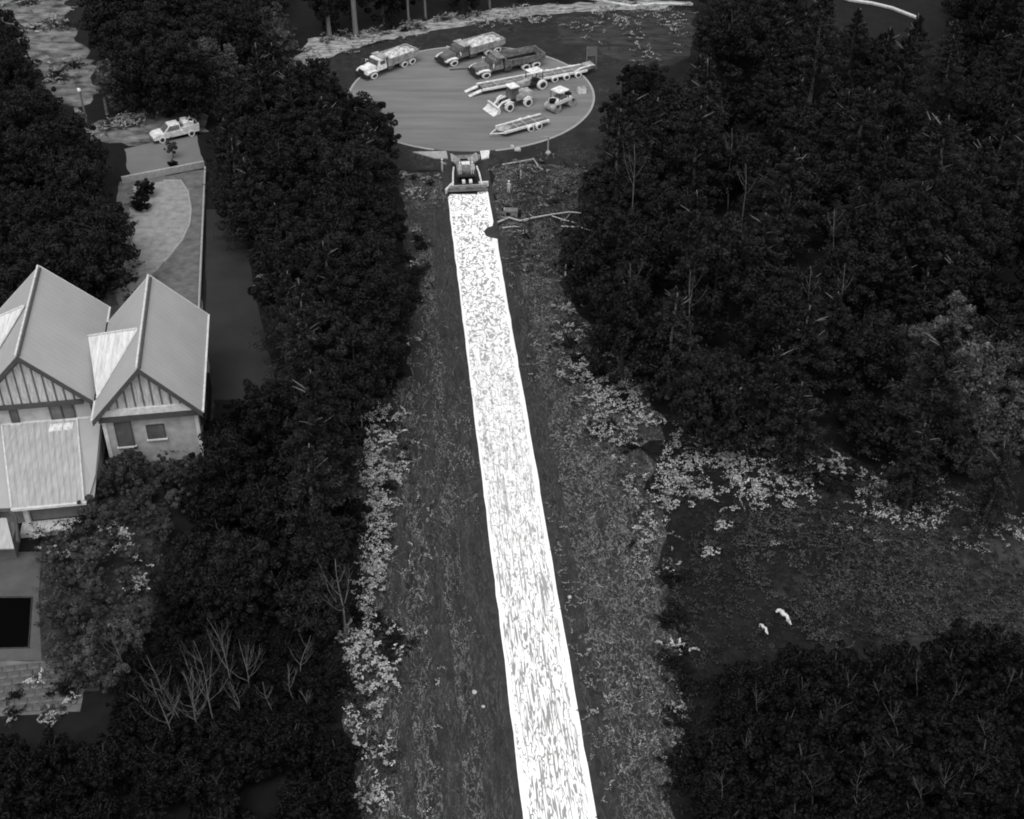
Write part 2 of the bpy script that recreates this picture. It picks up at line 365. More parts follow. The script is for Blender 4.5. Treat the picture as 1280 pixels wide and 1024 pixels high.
# ------------------------------------------------------------------ the house (local frame: x right, y away from the street front)
HO = Vector((-34.389, 100.402, 0))
house = empty('house', HO, h8, 'large house with two steep metal gable roofs and ribbed lower roof', 'house')
def gable_roof(parent, xr, yf, yb, xl, xe, zr, ze, pitch_l):
    t = .18
    r = MB(); r.slab([(xr, yf, zr), (xe, yf, ze), (xe, yb+.6, ze), (xr, yb, zr)], t)
    right = r.build('roof', M['roof'], parent)
    r = MB(); r.slab([(xr, yf, zr), (xr, yb, zr), (xl, yb+.6, ze), (xl, yf, ze)], t)
    left = r.build('roof', M['roof'], parent)
    MB().tube([(xr-.13, yf-.02, zr+.06), (xr-.13, yb+.02, zr+.06)], .11, 6).build('ridge_cap', M['trim'], right)  # pale ridge, gutter and rear board colours carry a bright edge halo
    MB().tube([(xr+.16, yf-.02, zr-.02), (xr+.16, yb-.4, zr-.02)], .13, 6).build('ridge_dark_line', M['fascia'], right)  # dark line of the edge halo, added as a tube beside the cap
    g = MB(); g.box(xe-.02, xe+.16, yf, yb+.6, ze-.16, ze+.04); g.build('gutter', M['trim'], right)
    g = MB(); g.box(xl-.16, xl+.02, yf, yb+.6, ze-.16, ze+.04); g.build('gutter', M['trim'], left)
    for s, x1, rf in ((1, xe, right), (-1, xl, left)):
        b_ = MB(); b_.hexa([(xr, yf-.12, zr-.62), (x1, yf-.12, ze-.62), (x1, yf-.003, ze-.62), (xr, yf-.003, zr-.62)],
                            [(xr, yf-.12, zr-.03), (x1, yf-.12, ze-.03), (x1, yf-.003, ze-.03), (xr, yf-.003, zr-.03)])
        b_.build('barge_board', M['fascia'], rf)
        b_ = MB(); b_.hexa([(xr, yb+.003, zr-.2), (x1, yb+.603, ze-.2), (x1, yb+.72, ze-.2), (xr, yb+.12, zr-.2)],
                            [(xr, yb+.003, zr+.03), (x1, yb+.603, ze+.03), (x1, yb+.72, ze+.03), (xr, yb+.12, zr+.03)])
        b_.build('barge_board', M['trim'], rf)
        # standing seams
        q = MB(); k = 0; y = yf+.7
        while y < yb-.2:
            q.hexa([(xr, y-.02, zr-.03), (x1, y-.02, ze-.03), (x1, y+.02, ze-.03), (xr, y+.02, zr-.03)],
                   [(xr, y-.02, zr+.018), (x1, y-.02, ze+.018), (x1, y+.02, ze+.018), (xr, y+.02, zr+.018)])
            y += .75
        sm = q.build('roof_seam', M['roof'], rf); sm['kind'] = 'stuff'
    return right, left
Rr, Rl = gable_roof(house, .15, 0, 16.0, -4.95, 5.2, 11.9, 6.3, 1)
Lr, Ll = gable_roof(house, -10.95, 3.1, 18.9, -16.8, -5.1, 12.2, 6.3, 1)
# gable faces made of single boards
def gable_face(parent, xc, x0, x1, yf, z0, ztop, bw_, slope):
    w = MB(); hw_ = (x1-x0)/2
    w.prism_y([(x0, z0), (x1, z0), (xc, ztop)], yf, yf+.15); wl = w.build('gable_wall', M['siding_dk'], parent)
    x = x0+.05; k = 0
    while x+bw_ < x1:
        def zt(xx): return z0+(ztop-z0)*(1-abs(xx-xc)/(x1-xc if xx > xc else xc-x0))
        a, c_ = zt(x)-.05, zt(x+bw_)-.05
        if min(a, c_) > z0+.1 or max(a, c_) > z0+.2:
            a = max(a, z0+.03); c_ = max(c_, z0+.03)
            mb = MB(); mb.hexa([(x, yf-.09, z0), (x+bw_, yf-.09, z0), (x+bw_, yf-.003, z0), (x, yf-.003, z0)],
                               [(x, yf-.09, a), (x+bw_, yf-.09, c_), (x+bw_, yf-.003, c_), (x, yf-.003, a)])
            mb.build('board', M['siding'], wl)
        x += bw_+.2
    return wl
gw = gable_face(house, .15, -4.1, 4.6, .7, 6.25, 11.0, .62, 1)
MB().box(-4.1, 4.6, .42, .69, 6.25, 6.95).build('gable_ledge', M['trim'], gw)
MB().box(-4.5, 4.7, .36, .72, 5.6, 6.24).build('beam', M['fascia'], gw)
gw2 = gable_face(house, -10.95, -15.9, -6.2, 3.8, 6.25, 11.2, .62, 1)
MB().box(-16.0, -6.2, 3.5, 3.82, 5.75, 6.24).build('beam', M['fascia'], gw2)
# walls
def window(parent, x0, x1, yf, z0, z1, name='window'):
    f = MB()
    for a in ((x0, x0+.1, z0, z1), (x1-.1, x1, z0, z1), (x0+.1, x1-.1, z0, z0+.1), (x0+.1, x1-.1, z1-.1, z1)):
        f.box(a[0], a[1], yf-.12, yf-.003, a[2], a[3])
    w = f.build(name, M['fascia'], parent)
    MB().box(x0+.1, x1-.1, yf-.07, yf-.004, z0+.1, z1-.1).build('pane', M['glass'], w)
    MB().box(x0-.12, x1+.12, yf-.25, yf-.005, z0-.14, z0-.005).build('sill', M['trim'], w)
    return w
wall = MB().box(-4.3, 4.55, .9, 16.0, 0, 6.22).build('wall', M['wall'], house)
MB().box(4.25, 4.6, .82, .895, 0, 5.6).build('corner_board', M['trim'], wall)
MB().box(-4.35, -4.0, .82, .895, 0, 5.6).build('corner_board', M['trim'], wall)
window(wall, -3.3, -1.7, .9, 2.3, 5.3); window(wall, -.4, 1.3, .9, 2.9, 4.6)
wall2 = MB().box(-16.2, -5.7, 4.0, 18.8, 0, 6.22).build('wall', M['wall'], house)
window(wall2, -13.3, -12.5, 4.0, 3.9, 5.5); 
window(wall2, -9.6, -8.45, 4.0, 3.85, 5.7); window(wall2, -8.42, -7.25, 4.0, 3.85, 5.7)
MB().box(-7.1, -5.75, 3.93, 3.995, 3.5, 5.7).build('corner_board', M['roof'], wall2)
# saddle roofs between the gables, ribbed and pale
def saddle(parent, A, B, Cc, D=None):
    pts = [A, B, Cc] if D is None else [A, B, Cc, D]
    s = MB().slab(pts, .12).build('saddle_roof', M['roof_pale'], parent)
    for i in range(1, 7):
        t = i/7; p = Vector(A).lerp(Vector(B), t)
        edge = (Vector(A).lerp(Vector(Cc), min(1, t/.35)) if t < .35 else Vector(Cc).lerp(Vector(B), (t-.35)/.65))
        MB().tube([p+Vector((0,0,.03)), edge+Vector((0,0,.03))], .045, 5).build('rib', M['trim'], s)
    MB().tube([Vector(A)+Vector((0,.1,.06)), Vector(B)+Vector((0,.1,.06))], .13, 6).build('ridge_cap', M['trim'], s)
    MB().tube([Vector(Cc)+Vector((0,0,.06)), Vector(B)+Vector((0,0,.06))], .12, 6).build('valley_flashing', M['trim'], s)
    return s
saddle(house, (-6.3, 12.3, 7.55), (-.5, 7.3, 11.25), (-4.75, 3.0, 6.65))
saddle(house, (-17.6, 16, 7.4), (-11.6, 12.2, 11.75), (-16.5, 6.0, 6.75))
MB().box(-5.6, -4.7, 4.2, 15.0, 5.2, 6.0).build('valley_gutter', M['v_dark'], house)
# lower ribbed roof over the front wing, single panels
zt_, zb_ = 3.75, 2.75
npan = 12
lower = MB().slab([(-14.4, 3.95, zt_-.06), (-5.0, 3.95, zt_-.06), (-4.95, -3.6, zt_-1.0), (-5.3, -7.2, zb_-.06), (-12.0, -7.3, zb_-.06)], .12).build('front_roof', M['roof'], house)
for i in range(npan):
    a0, a1 = i/npan, (i+1)/npan
    xt0, xt1 = -14.25+a0*6.95, -14.25+a1*6.95; xb0, xb1 = -11.95+a0*6.3, -11.95+a1*6.3
    mb = MB(); mb.hexa([(xb0, -7.35, zb_-.04), (xb1-.03, -7.35, zb_-.04), (xt1-.03, 3.9, zt_-.04), (xt0, 3.9, zt_-.04)],
                       [(xb0, -7.35, zb_+.05), (xb1-.03, -7.35, zb_+.02), (xt1-.03, 3.9, zt_+.02), (xt0, 3.9, zt_+.05)])
    mb.tube([(xb0+.03, -7.35, zb_+.05), (xt0+.03, 3.9, zt_+.05)], .05, 5)
    mb.tube([((xb0+xb1)/2, -7.35, zb_+.02), ((xt0+xt1)/2, 3.9, zt_+.02)], .03, 4)
    mb.build('roof_panel', M['panel'], lower)
MB().slab([(-7.2, 3.92, zt_+.03), (-4.95, 3.92, zt_-.7), (-4.9, -6.2, zb_-.5), (-5.6, -7.35, zb_)], .1).build('hip_roof', M['roof'], lower)
MB().tube([(-7.22, 3.9, zt_+.06), (-5.62, -7.3, zb_+.06)], .09, 6).build('hip_cap', M['trim'], lower)
MB().tube([(-14.3, 3.9, zt_+.06), (-12.0, -7.3, zb_+.06)], .10, 6).build('hip_cap', M['trim'], lower)
MB().box(-12.05, -5.4, -7.6, -7.36, zb_-.2, zb_+.04).build('gutter', M['trim'], lower)
MB().box(-14.2, -5.1, 3.84, 3.99, zt_-.02, zt_+.16).build('flashing', M['trim'], lower)
MB().box(-9.7, -8.5, 2.4, 3.4, zt_-.12, zt_+.02).build('skylight', M['v_bright'], lower)
MB().box(-8.4, -7.5, 2.4, 3.4, zt_-.12, zt_+.02).build('skylight', M['v_bright'], lower)
MB().slab([(-22, 3.9, 3.7), (-14.45, 3.9, 3.7), (-12.1, -7.2, 2.7), (-22, -6.2, 2.7)], .12).build('side_roof', M['roof'], house)
MB().tube([(-22, -6.35, 2.62), (-12.2, -7.5, 2.62), (-11.6, -8.2, 2.3), (-11.0, -11.3, 2.2)], .16, 6).build('drain_pipe', M['fascia'], house)
MB().box(-13.5, -5.2, -6.3, 3.9, 0, 2.62).build('wall', M['wall'], house)
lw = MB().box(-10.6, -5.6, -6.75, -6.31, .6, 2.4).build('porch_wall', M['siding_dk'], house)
MB().box(-11.6, -5.6, -8.4, -6.8, .0, .5).build('porch_step', M['siding'], house)
MB().box(-11.2, -10.75, -7.2, -6.76, .5, 2.5).build('porch_post', M['trim'], house)
MB().slab([(-20, -7.3, 2.4), (-12.4, -8.2, 2.4), (-11.3, -11.9, 2.0), (-20, -11.0, 2.0)], .12).build('awning', M['panel'], house)
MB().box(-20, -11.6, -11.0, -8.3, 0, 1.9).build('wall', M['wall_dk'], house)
MB().box(4.61, 4.9, 3.0, 12.0, 0, 2.2).build('dark_wall_strip', M['dark'], house)  # black strip added for the dark slit along the side wall
# ------------------------------------------------------------------ yard walls, borders, posts
def wall_line(name, pts, w, h, mat, label, cat):
    mb = MB(); 
    for a, b_ in zip(pts[:-1], pts[1:]):
        a = Vector(a); b_ = Vector(b_); d = (b_-a).normalized(); n_ = Vector((-d.y, d.x, 0))*w/2
        mb.hexa([a-n_, b_-n_, b_+n_, a+n_], [p+Vector((0,0,h)) for p in (a-n_, b_-n_, b_+n_, a+n_)])
    return tag(mb.build(name, mat, None, .01), label, cat)
wall_line('garden_wall', [G(257,213), G(249,396)], .22, .6, M['kerb'], 'thin low wall between the back yard and the dark lane', 'wall')
wall_line('retaining_wall', [G(153,229), G(256,209)], .35, .9, M['kerb'], 'long pale retaining wall along the near edge of the parking slab', 'wall')
ed = [(205,226),(226,226),(235,240),(239,262),(237,280),(228,300),(216,315),(205,328)]
o = MB().tube([G(x, y, .03) for x, y in ed], .16, 6).build('lawn_edging', M['kerb']); o['kind'] = 'structure'
def post(base, top_px, r, name, mat, label, cat, head=None, parts=None, group=None):
    b_ = G(*base); 
    lo, hi = 0, 30
    for _ in range(40):
        mid = (lo+hi)/2
        if PX((b_.x, b_.y, mid))[1] > top_px: lo = mid
        else: hi = mid
    e = empty(name, b_, 0, label, cat, group)
    MB().tube([(0,0,0), (0,0,.5), (0,0,lo)], [r*1.25, r, r*.75], 8).build('pole', mat, e)
    return e, lo
e, h = post((110,162), 114, .16, 'street_lamp', M['trunk_mid'], 'lamp post with bright round head left of the white pickup', 'street lamp')
MB().tube([(0,0,h),(-.1,-.1,h+.15),(-.15,-.2,h+.5)], [.2,.34,.12], 10).build('lamp_head', M['v_bright'], e, 0, True)
MB().tube([(0,0,0),(0,0,.6)], .3, 8).build('base', M['stone'], e)
e, h = post((134,143), 108, .22, 'utility_pole', M['v_mid'], 'dull wooden pole with short arm behind the lamp post', 'pole')
MB().tube([(-1.1,0,h-.9),(-.2,0,h-.25),(.4,0,h-.2)], .08, 6).build('cross_arm', M['v_mid'], e)
e, h = post((685,192), 171, .11, 'sign_post', M['kerb'], 'pale T-shaped post on the verge below the turning circle', 'sign')
MB().box(-1.1, .15, -.05, .05, h-.25, h+.05).build('sign_blade', M['kerb'], e, .01)
MB().tube([(0,0,0),(.05,0,.22),(0,0,.5)], [.42,.36,.1], 9).build('footing', M['stone'], e, 0, True)
e, h = post((745,86), 58, .09, 'notice_board', M['v_mid'], 'tall grey board on posts at the right rim of the turning circle', 'sign')
MB().box(-1.5, -1.36, -.06, .06, 0, h).build('pole', M['v_mid'], e)
MB().box(-1.36, -.08, -.03, .03, h-1.5, h-.05).build('board', M['v_steel'], e)
e, h = post((651,223), 213, .07, 'stake', M['trim'], 'thin pale stake standing on the verge right of the paver', 'stake', group=None)
e, h = post((707,345), 330, .10, 'stake', M['trim'], 'thin pale stake in the brush between the boulders', 'stake')
def rock(px, py, r, label):
    bm = bmesh.new(); bmesh.ops.create_icosphere(bm, subdivisions=2, radius=r)
    for v_ in bm.verts: v_.co *= 1+.25*(random.random()-.5); v_.co.z *= .7
    me = bpy.data.meshes.new('boulder'); bm.to_mesh(me); bm.free(); me.materials.append(M['stone'])
    o = link(bpy.data.objects.new('boulder', me)); p = G(px, py); o.location = (p.x, p.y, r*.45); tag(o, label, 'boulder'); return o
rock(632, 263, .3, 'small pale boulder beside the right edge of the paving'); rock(737, 311, .42, 'rounded pale boulder lying in the dark brush')
rock(716, 337, .42, 'pale boulder just right of the thin stake in the brush'); rock(647, 189, .5, 'pale boulder below the kerb of the turning circle')
rock(640, 184, .32, 'small boulder nearest the kerb of the turning circle'); rock(593, 866, .2, 'small pale stone on the left shoulder of the road')
rock(604, 884, .16, 'tiny stone below another on the left shoulder'); rock(712, 747, .18, 'small pale stone close to the right edge of the road')
o = tag(MB().tube([G(628,206,.12), G(645,203,.14), G(667,199,.12), G(673,208,.1), G(680,214,.1)], .13, 6).build('pipe', M['kerb']), 'pale bent pipe lying on the grass below the turning circle', 'pipe')
# concrete slabs at the mouth of the circle
for k, (a, lb) in enumerate((([(516,191),(558,190),(560,199),(544,199)], 'long pale concrete slab left of the paver at the circle mouth'), ([(600,190),(612,189),(611,198),(602,200)], 'small bright concrete slab right of the paver hopper'), ([(563,196),(600,194),(600,200),(565,203)], 'grey concrete threshold slab in front of the paver hopper'))):
    q = ground_poly(a); o = MB().slab([(p.x, p.y, .16) for p in q[::-1]], .16).build('concrete_slab', M['v_bright' if k == 1 else 'kerb'] if k < 2 else M['v_mid']); tag(o, lb, 'slab')
e = empty('culvert', G(640,269), -.1, 'short grey culvert box with dark openings beside the fallen branches', 'culvert')
MB().box(-.9,.75,-.5,.5,0,.8).build('box', M['v_mid'], e, .04); MB().box(.76,1.15,-.45,.45,0,.6).build('opening', M['dark'], e); MB().box(-.7,-.2,-.54,-.503,.2,.6).build('opening', M['dark'], e)
def branch(pts, r, label):
    w = [G(x, y, z) for x, y, z in pts]; n_ = len(w)
    mb = MB().tube(w, [r*(1-.6*i/n_) for i in range(n_)], 6)
    for i in range(1, n_-1):
        if random.random() < .8:
            d = Vector((random.uniform(-1,1), random.uniform(-1,1), random.uniform(.1,.6)))
            mb.tube([w[i], w[i]+d*.7, w[i]+d*1.2+Vector((0,.3,0))], [r*.5, r*.3, r*.1], 5)
    return tag(mb.build('fallen_branch', M['stone']), label, 'branch')
branch([(622,278,.2),(636,272,.3),(650,276,.3),(668,272,.3),(690,268,.5),(712,265,.6),(735,267,.7)], .14, 'long pale fallen branch curving right from the culvert box')
branch([(690,270,.4),(705,275,.4),(722,279,.4)], .09, 'short forked branch below the long fallen branch')
branch([(702,283,.2),(725,284,.3),(745,290,.3),(760,300,.2)], .10, 'lower fallen branch bending down towards the dark brush')
branch([(628,285,.2),(642,283,.3),(650,284,.2)], .1, 'short crooked branch right of the notch in the paving')
def log(ax, bx, r, label, side):
    a = G(*ax, .25); b_ = G(*bx, .2); mid = a.lerp(b_, .5)+Vector((.1, .06, .1))
    e = empty('log', (a.x, a.y, 0), 0, label, 'log')
    o0 = Vector((a.x, a.y, 0))
    MB().tube([a-o0, a.lerp(b_, .12)-o0, a.lerp(b_, .3)-o0, mid-o0, a.lerp(b_, .75)-o0, b_-o0], [r*.8, r*1.25, r*1.1, r*.75, r*.95, r*.3], 8).build('stem', M['trim'], e, 0, True)
    MB().tube([a-o0, a-o0+Vector((-.25*side,-.05,.05)), a-o0+Vector((-.45*side,-.25,.0))], [r*.9, r*.8, r*.4], 7).build('stub', M['trim'], e, 0, True)
log((976,763), (989,781), .19, 'larger pale crooked log lying in the dark meadow', 1)
log((952,781), (960,793), .13, 'smaller pale log just left of the larger crooked log', .5)

# ------------------------------------------------------------------ vehicles on the turning circle
_wh = {}
def wheel(parent, x, y, r, w, side=1):
    key = (round(r, 2), round(w, 2))
    if key not in _wh:
        t = MB(); N = 20
        prof = [(-w/2, r*.62), (-w/2, r*.93), (-w*.38, r), (w*.38, r), (w/2, r*.93), (w/2, r*.62)]
        vs = [(math.sin(2*math.pi*k/N)*rr, yy, math.cos(2*math.pi*k/N)*rr) for k in range(N) for yy, rr in prof]
        m_ = len(prof); fs = [(k*m_+i, k*m_+i+1, ((k+1) % N)*m_+i+1, ((k+1) % N)*m_+i) for k in range(N) for i in range(m_-1)]
        t.add(vs, fs); ty = t.build('tyre', M['tyre'], None)
        h_ = MB().tube([(0,-w*.36,0), (0,-w*.30,0), (0,w*.30,0), (0,w*.36,0)], [r*.5, r*.63, r*.63, r*.5], 14)
        h_.tube([(0,-w*.5,0), (0,w*.5,0)], r*.16, 8); rm_ = h_.build('rim', M['rim'], None)
        _wh[key] = (ty.data, rm_.data); bpy.data.objects.remove(ty); bpy.data.objects.remove(rm_)
    ty, rm_ = _wh[key]
    o = put(ty, 'tyre', parent, (x, y, r)); q = put(rm_, 'rim', o)
    return o
def between(a, b_):
    A = G(*a); B = G(*b_); d = B-A; return (A+B)/2, math.atan2(d.y, d.x), d.length
def dump_truck(a, b_, label, L0=8.4, cabm='v_pale', bedm='v_pale', loadm=None, inner='dark', hh=1.0):
    mid, rz, L = between(a, b_)          # a = nose, b = tail
    k = L/L0; e = empty('dump_truck', (mid.x, mid.y, .02), rz+math.pi, label, 'truck', scale=(k, max(k*.95, .9), max(.8, min(k, 1.0))*hh*.9))
    ch = MB().box(-4.0, 3.8, -.45, .45, .75, 1.05).box(3.8, 4.1, -1.15, 1.15, .5, .95).build('chassis', M['v_dark'], e, .02)
    hd = MB(); hd.hexa([(2.3,-.85,1.0),(3.95,-.75,.95),(3.95,.75,.95),(2.3,.85,1.0)], [(2.3,-.8,2.0),(3.8,-.66,1.72),(3.8,.66,1.72),(2.3,.8,2.0)])
    hd = hd.build('hood', M[cabm], e, .08); MB().box(3.97,4.05,-.5,.5,.98,1.6).build('grille', M['v_dark'], hd)
    for s in (-1, 1):
        MB().tube([(3.9,s*.93,1.15),(4.02,s*.93,1.15)], .13, 8).build('headlight', M['v_bright'], hd)
        MB().tube([(2.35,s*1.02,1.0),(2.6,s*1.02,1.28),(3.1,s*1.02,1.38),(3.6,s*1.02,1.25),(3.85,s*1.02,.95)], .2, 6).build('mudguard', M['v_bright'], hd, 0, True)
    cb = MB(); cb.hexa([(.75,-1.1,1.0),(2.28,-1.1,1.0),(2.28,1.1,1.0),(.75,1.1,1.0)], [(.85,-.95,2.8),(1.85,-.95,2.8),(1.85,.95,2.8),(.85,.95,2.8)])
    cb = cb.build('cab', M[cabm], e, .08)
    MB().hexa([(2.20,-.85,1.95),(2.23,-.85,1.95),(2.23,.85,1.95),(2.20,.85,1.95)], [(1.93,-.8,2.6),(1.97,-.8,2.6),(1.97,.8,2.6),(1.93,.8,2.6)]).build('windscreen', M['glass'], cb)
    for s in (-1, 1):
        MB().box(1.05,1.8,s*1.03-.03,s*1.03+.03,1.95,2.5).build('side_window', M['glass'], cb)
        MB().tube([(2.0,s*1.1,2.1),(2.15,s*1.4,2.15),(2.15,s*1.4,1.7)], .06, 6).build('mirror', M['v_bright'], cb)
    MB().tube([(.6,-.9,1.0),(.6,-.9,3.05)], .09, 8).build('exhaust_stack', M['v_bright'], cb)
    bd = MB()
    bd.box(-4.1,.5,-1.2,1.2,1.15,1.28)
    for s in (-1, 1):
        bd.hexa([(-4.1,s*1.2-.05,1.28),(.5,s*1.2-.05,1.28),(.5,s*1.2+.05,1.28),(-4.1,s*1.2+.05,1.28)], [(-4.1,s*1.28-.05,2.35),(.5,s*1.28-.05,2.55),(.5,s*1.28+.05,2.55),(-4.1,s*1.28+.05,2.35)])
        for x in (-3.2,-2.1,-1.0,.0): bd.box(x-.06,x+.06,s*1.3-.04,s*1.3+.08,1.2,2.4)
    bd.box(.5,.62,-1.28,1.28,1.2,2.75); bd.box(.62,1.5,-1.15,1.15,2.9,2.98)
    bd = bd.build('dump_bed', M[bedm], e, .01)
    MB().box(-4.22,-4.11,-1.25,1.25,1.3,2.35).build('tailgate', M[bedm], bd)
    if loadm:
        me = bpy.data.meshes.new('load'); bm = bmesh.new(); bmesh.ops.create_grid(bm, x_segments=24, y_segments=14, size=1)
        for v_ in bm.verts:
            x, y = v_.co.x, v_.co.y; n_ = float(fbm(np.array([x*4+9]), np.array([y*3+3]))[0])
            v_.co = ((x*2.2-1.8), y*1.14, 1.9+.95*(1-x*x*.8)*(1-y*y*.7)+.5*(n_-.5))
        bm.to_mesh(me); bm.free(); me.materials.append(M[loadm]); put(me, 'load', bd)
    else: MB().box(-4.05,.45,-1.1,1.1,1.285,1.32).build('bed_floor', M[inner], bd)
    for s in (-1, 1):
        wheel(e, 2.9, s*1.03, .52, .34)
        for x in (-1.9, -3.15): wheel(e, x, s*.98, .52, .52)
        MB().box(-.2,.6,s*.85-.2,s*.85+.2,.55,1.0).build('fuel_tank', M['v_steel'], e, .05)
    return e
dump_truck((450,100), (517,74), 'pale dump truck alone at the far left rim of the circle', cabm='v_bright', bedm='v_pale', loadm='load', L0=8.6)
dump_truck((551,82), (622,60), 'dump truck heaped with a bright load, furthest back of the parked row', cabm='v_steel', bedm='v_pale', loadm='load', L0=8.0, hh=.95)
dump_truck((588,97), (676,78), 'tandem truck with dark empty bed just in front of the heaped one', cabm='v_mid', bedm='v_mid', loadm=None, L0=8.6)
# thin dark bar lying in front of the tandem truck
tag(MB().tube([G(562,87,.15), G(575,86,.2), G(588,85,.3)], .08, 6).build('dark_bar', M['v_dark']), 'thin dark bar lying left of the tandem truck', 'tow bar')
def trailer(a, b_, label, axles, L0, ramps=True, goose=False, W2=1.25, deckm='v_mid', tongue=0):
    mid, rz, L = between(a, b_); k = L/L0
    e = empty('flatbed_trailer', (mid.x, mid.y, .02), rz, label, 'trailer', scale=(k, 1, 1)); h_ = L0/2
    dk = MB().box(-h_+1.0, h_-.6, -W2+.22, W2-.22, .72, .8).build('deck', M[deckm], e)
    for s in (-1, 1):
        MB().box(-h_+.8, h_-.6, s*(W2-.14)-.14, s*(W2-.14)+.14, .62, .94).build('side_beam', M['v_bright'], e, .03)
    MB().box(-h_+1.2, h_-.8, -.10, .10, .803, .90).build('deck_rail', M['v_pale'], dk)
    x = -h_+1.6
    while x < h_-1.2:
        MB().box(x, x+.16, -W2+.24, W2-.24, .803, .845).build('plank', M['v_pale'], dk); x += 1.35
    MB().box(-h_+.9, h_-.7, -W2+.3, W2-.3, .4, .6).build('frame', M['v_dark'], e)
    if ramps:
        for s in (-1, 1):
            MB().hexa([(-h_-.9,s*.8-.32,.03),(-h_+.8,s*.8-.32,.55),(-h_+.8,s*.8+.32,.55),(-h_-.9,s*.8+.32,.03)],
                      [(-h_-.9,s*.8-.32,.12),(-h_+.8,s*.8-.32,.7),(-h_+.8,s*.8+.32,.7),(-h_-.9,s*.8+.32,.12)]).build('ramp', M['v_bright'], e)
    if goose:
        MB().hexa([(h_-.6,-1.0,.7),(h_+.6,-.8,.9),(h_+.6,.8,.9),(h_-.6,1.0,.7)], [(h_-.6,-1.0,1.1),(h_+.6,-.8,1.35),(h_+.6,.8,1.35),(h_-.6,1.0,1.1)]).build('gooseneck', M['v_pale'], e, .03)
        MB().tube([(h_-2.4,-1.1,.95),(h_-1.4,-1.1,1.35),(h_,-1.0,1.45),(h_+.6,-.8,1.2)], .12, 6).build('rail', M['v_bright'], e, 0, True)
    if tongue:
        MB().tube([(-h_+.9,-.9,.65),(-h_-tongue,0,.55),(-h_+.9,.9,.65)], .1, 6).build('drawbar', M['v_bright'], e)
    for x in axles:
        for s in (-1, 1): wheel(e, x, s*(W2+.12), .46, .3)
    return e
trailer((592,117), (735,90), 'long low trailer with two ramps and three wheels along its near side', (2.7,4.35,6.0), 16.0, goose=True)
t2 = trailer((618,171), (686,152), 'short flat trailer with twin wheels at the lower right of the circle', (.55,1.75), 8.0, ramps=False, tongue=.6, deckm='v_steel')
MB().tube([(-2.6,0,.84),(-2.6,0,.98)], [.95,.85], 12).build('round_plate', M['v_pale'], t2)
# compact loader with bucket
mid, rz, L = between((612,141), (668,126))
e = empty('wheel_loader', (mid.x, mid.y, .02), rz+math.pi, 'wheel loader with a wide bright bucket facing left in mid circle', 'loader', scale=(1.2,1.2,1.15))
MB().box(-2.6,-.2,-.75,.75,.9,1.75).build('engine_cover', M['v_pale'], e, .12)
MB().box(-.2,1.3,-.55,.55,.8,1.15).build('chassis', M['v_dark'], e, .04)
cb = MB().hexa([(-.6,-.6,1.4),(.6,-.6,1.2),(.6,.6,1.2),(-.6,.6,1.4)], [(-.5,-.6,2.7),(.4,-.6,2.7),(.4,.6,2.7),(-.5,.6,2.7)]).build('cab', M['glass'], e)
MB().box(-.65,.6,-.72,.72,2.7,2.85).build('cab_roof', M['v_bright'], cb, .04)
for s in (-1, 1):
    MB().tube([(.6,s*.5,1.3),(1.7,s*.5,1.15),(2.5,s*.5,.45)], .13, 6).build('lift_arm', M['v_bright'], e)
    for x in (-1.6, 1.0):
        wheel(e, x, s*.98, .58, .42); MB().tube([(x-.6,s*.98,1.0),(x,s*.98,1.3),(x+.6,s*.98,1.0)], .14, 6).build('mudguard', M['v_bright'], e, 0, True)
bk = MB().prism_y([(2.4,.1),(3.4,.05),(2.95,.25),(2.65,.55),(2.75,1.0),(2.5,1.0),(2.35,.5)], -1.25, 1.25).build('bucket', M['v_bright'], e)
# small tractor behind the loader
mid, rz, L = between((643,117), (681,106))
e = empty('tractor', (mid.x, mid.y, .02), rz+math.pi, 'small tractor with bright canopy and one big rear wheel, between trailer and loader', 'tractor', scale=(1.35,1.25,1.15))
MB().hexa([(.1,-.4,.7),(1.9,-.35,.7),(1.9,.35,.7),(.1,.4,.7)], [(.1,-.4,1.45),(1.8,-.3,1.3),(1.8,.3,1.3),(.1,.4,1.45)]).build('hood', M['v_pale'], e, .06)
MB().box(-1.4,.2,-.5,.5,.6,1.0).build('chassis', M['v_dark'], e, .04)
MB().box(-.9,-.4,-.28,.28,1.0,1.3).build('seat', M['v_dark'], e, .05)
r_ = MB().box(-1.4,.2,-.75,.75,2.3,2.42).build('canopy', M['v_bright'], e, .04)
for x in (-1.3,.1):
    for s in (-1,1): MB().tube([(x,s*.65,1.0),(x,s*.65,2.3)], .05, 6).build('canopy_post', M['v_dark'], e)
for s in (-1,1): wheel(e, -1.1, s*.85, .62, .4); wheel(e, 1.4, s*.6, .38, .25)
# roller with two dark openings
mid, rz, L = between((684,142), (716,128))
e = empty('road_roller', (mid.x, mid.y, .02), rz, 'pale road roller with two dark round openings at the right rim', 'roller', scale=(1.25,1.2,1.1))
MB().box(-1.3,1.3,-.75,.75,.9,1.5).build('body', M['v_bright'], e, .1)
MB().box(-.5,.5,-.65,.65,1.5,1.75).build('operator_deck', M['v_mid'], e, .04)
MB().box(-.9,.7,-.8,.8,2.5,2.62).build('canopy', M['v_bright'], e, .04)
for x in (-.85,.65):
    for s in (-1,1): MB().tube([(x,s*.72,1.5),(x,s*.72,2.5)], .05, 6).build('canopy_post', M['v_dark'], e)
for x in (-1.25,1.25):
    d_ = MB().tube([(x,-.85,.6),(x,.85,.6)], .6, 18).build('drum', M['v_pale'], e)
    MB().tube([(x,0,1.25),(x,0,1.62)], .42, 16).build('drum_cover', M['dark'], e)
    MB().box(x-.15,x+.15,-1.0,1.0,.85,1.1).build('yoke', M['v_dark'], e, .02)
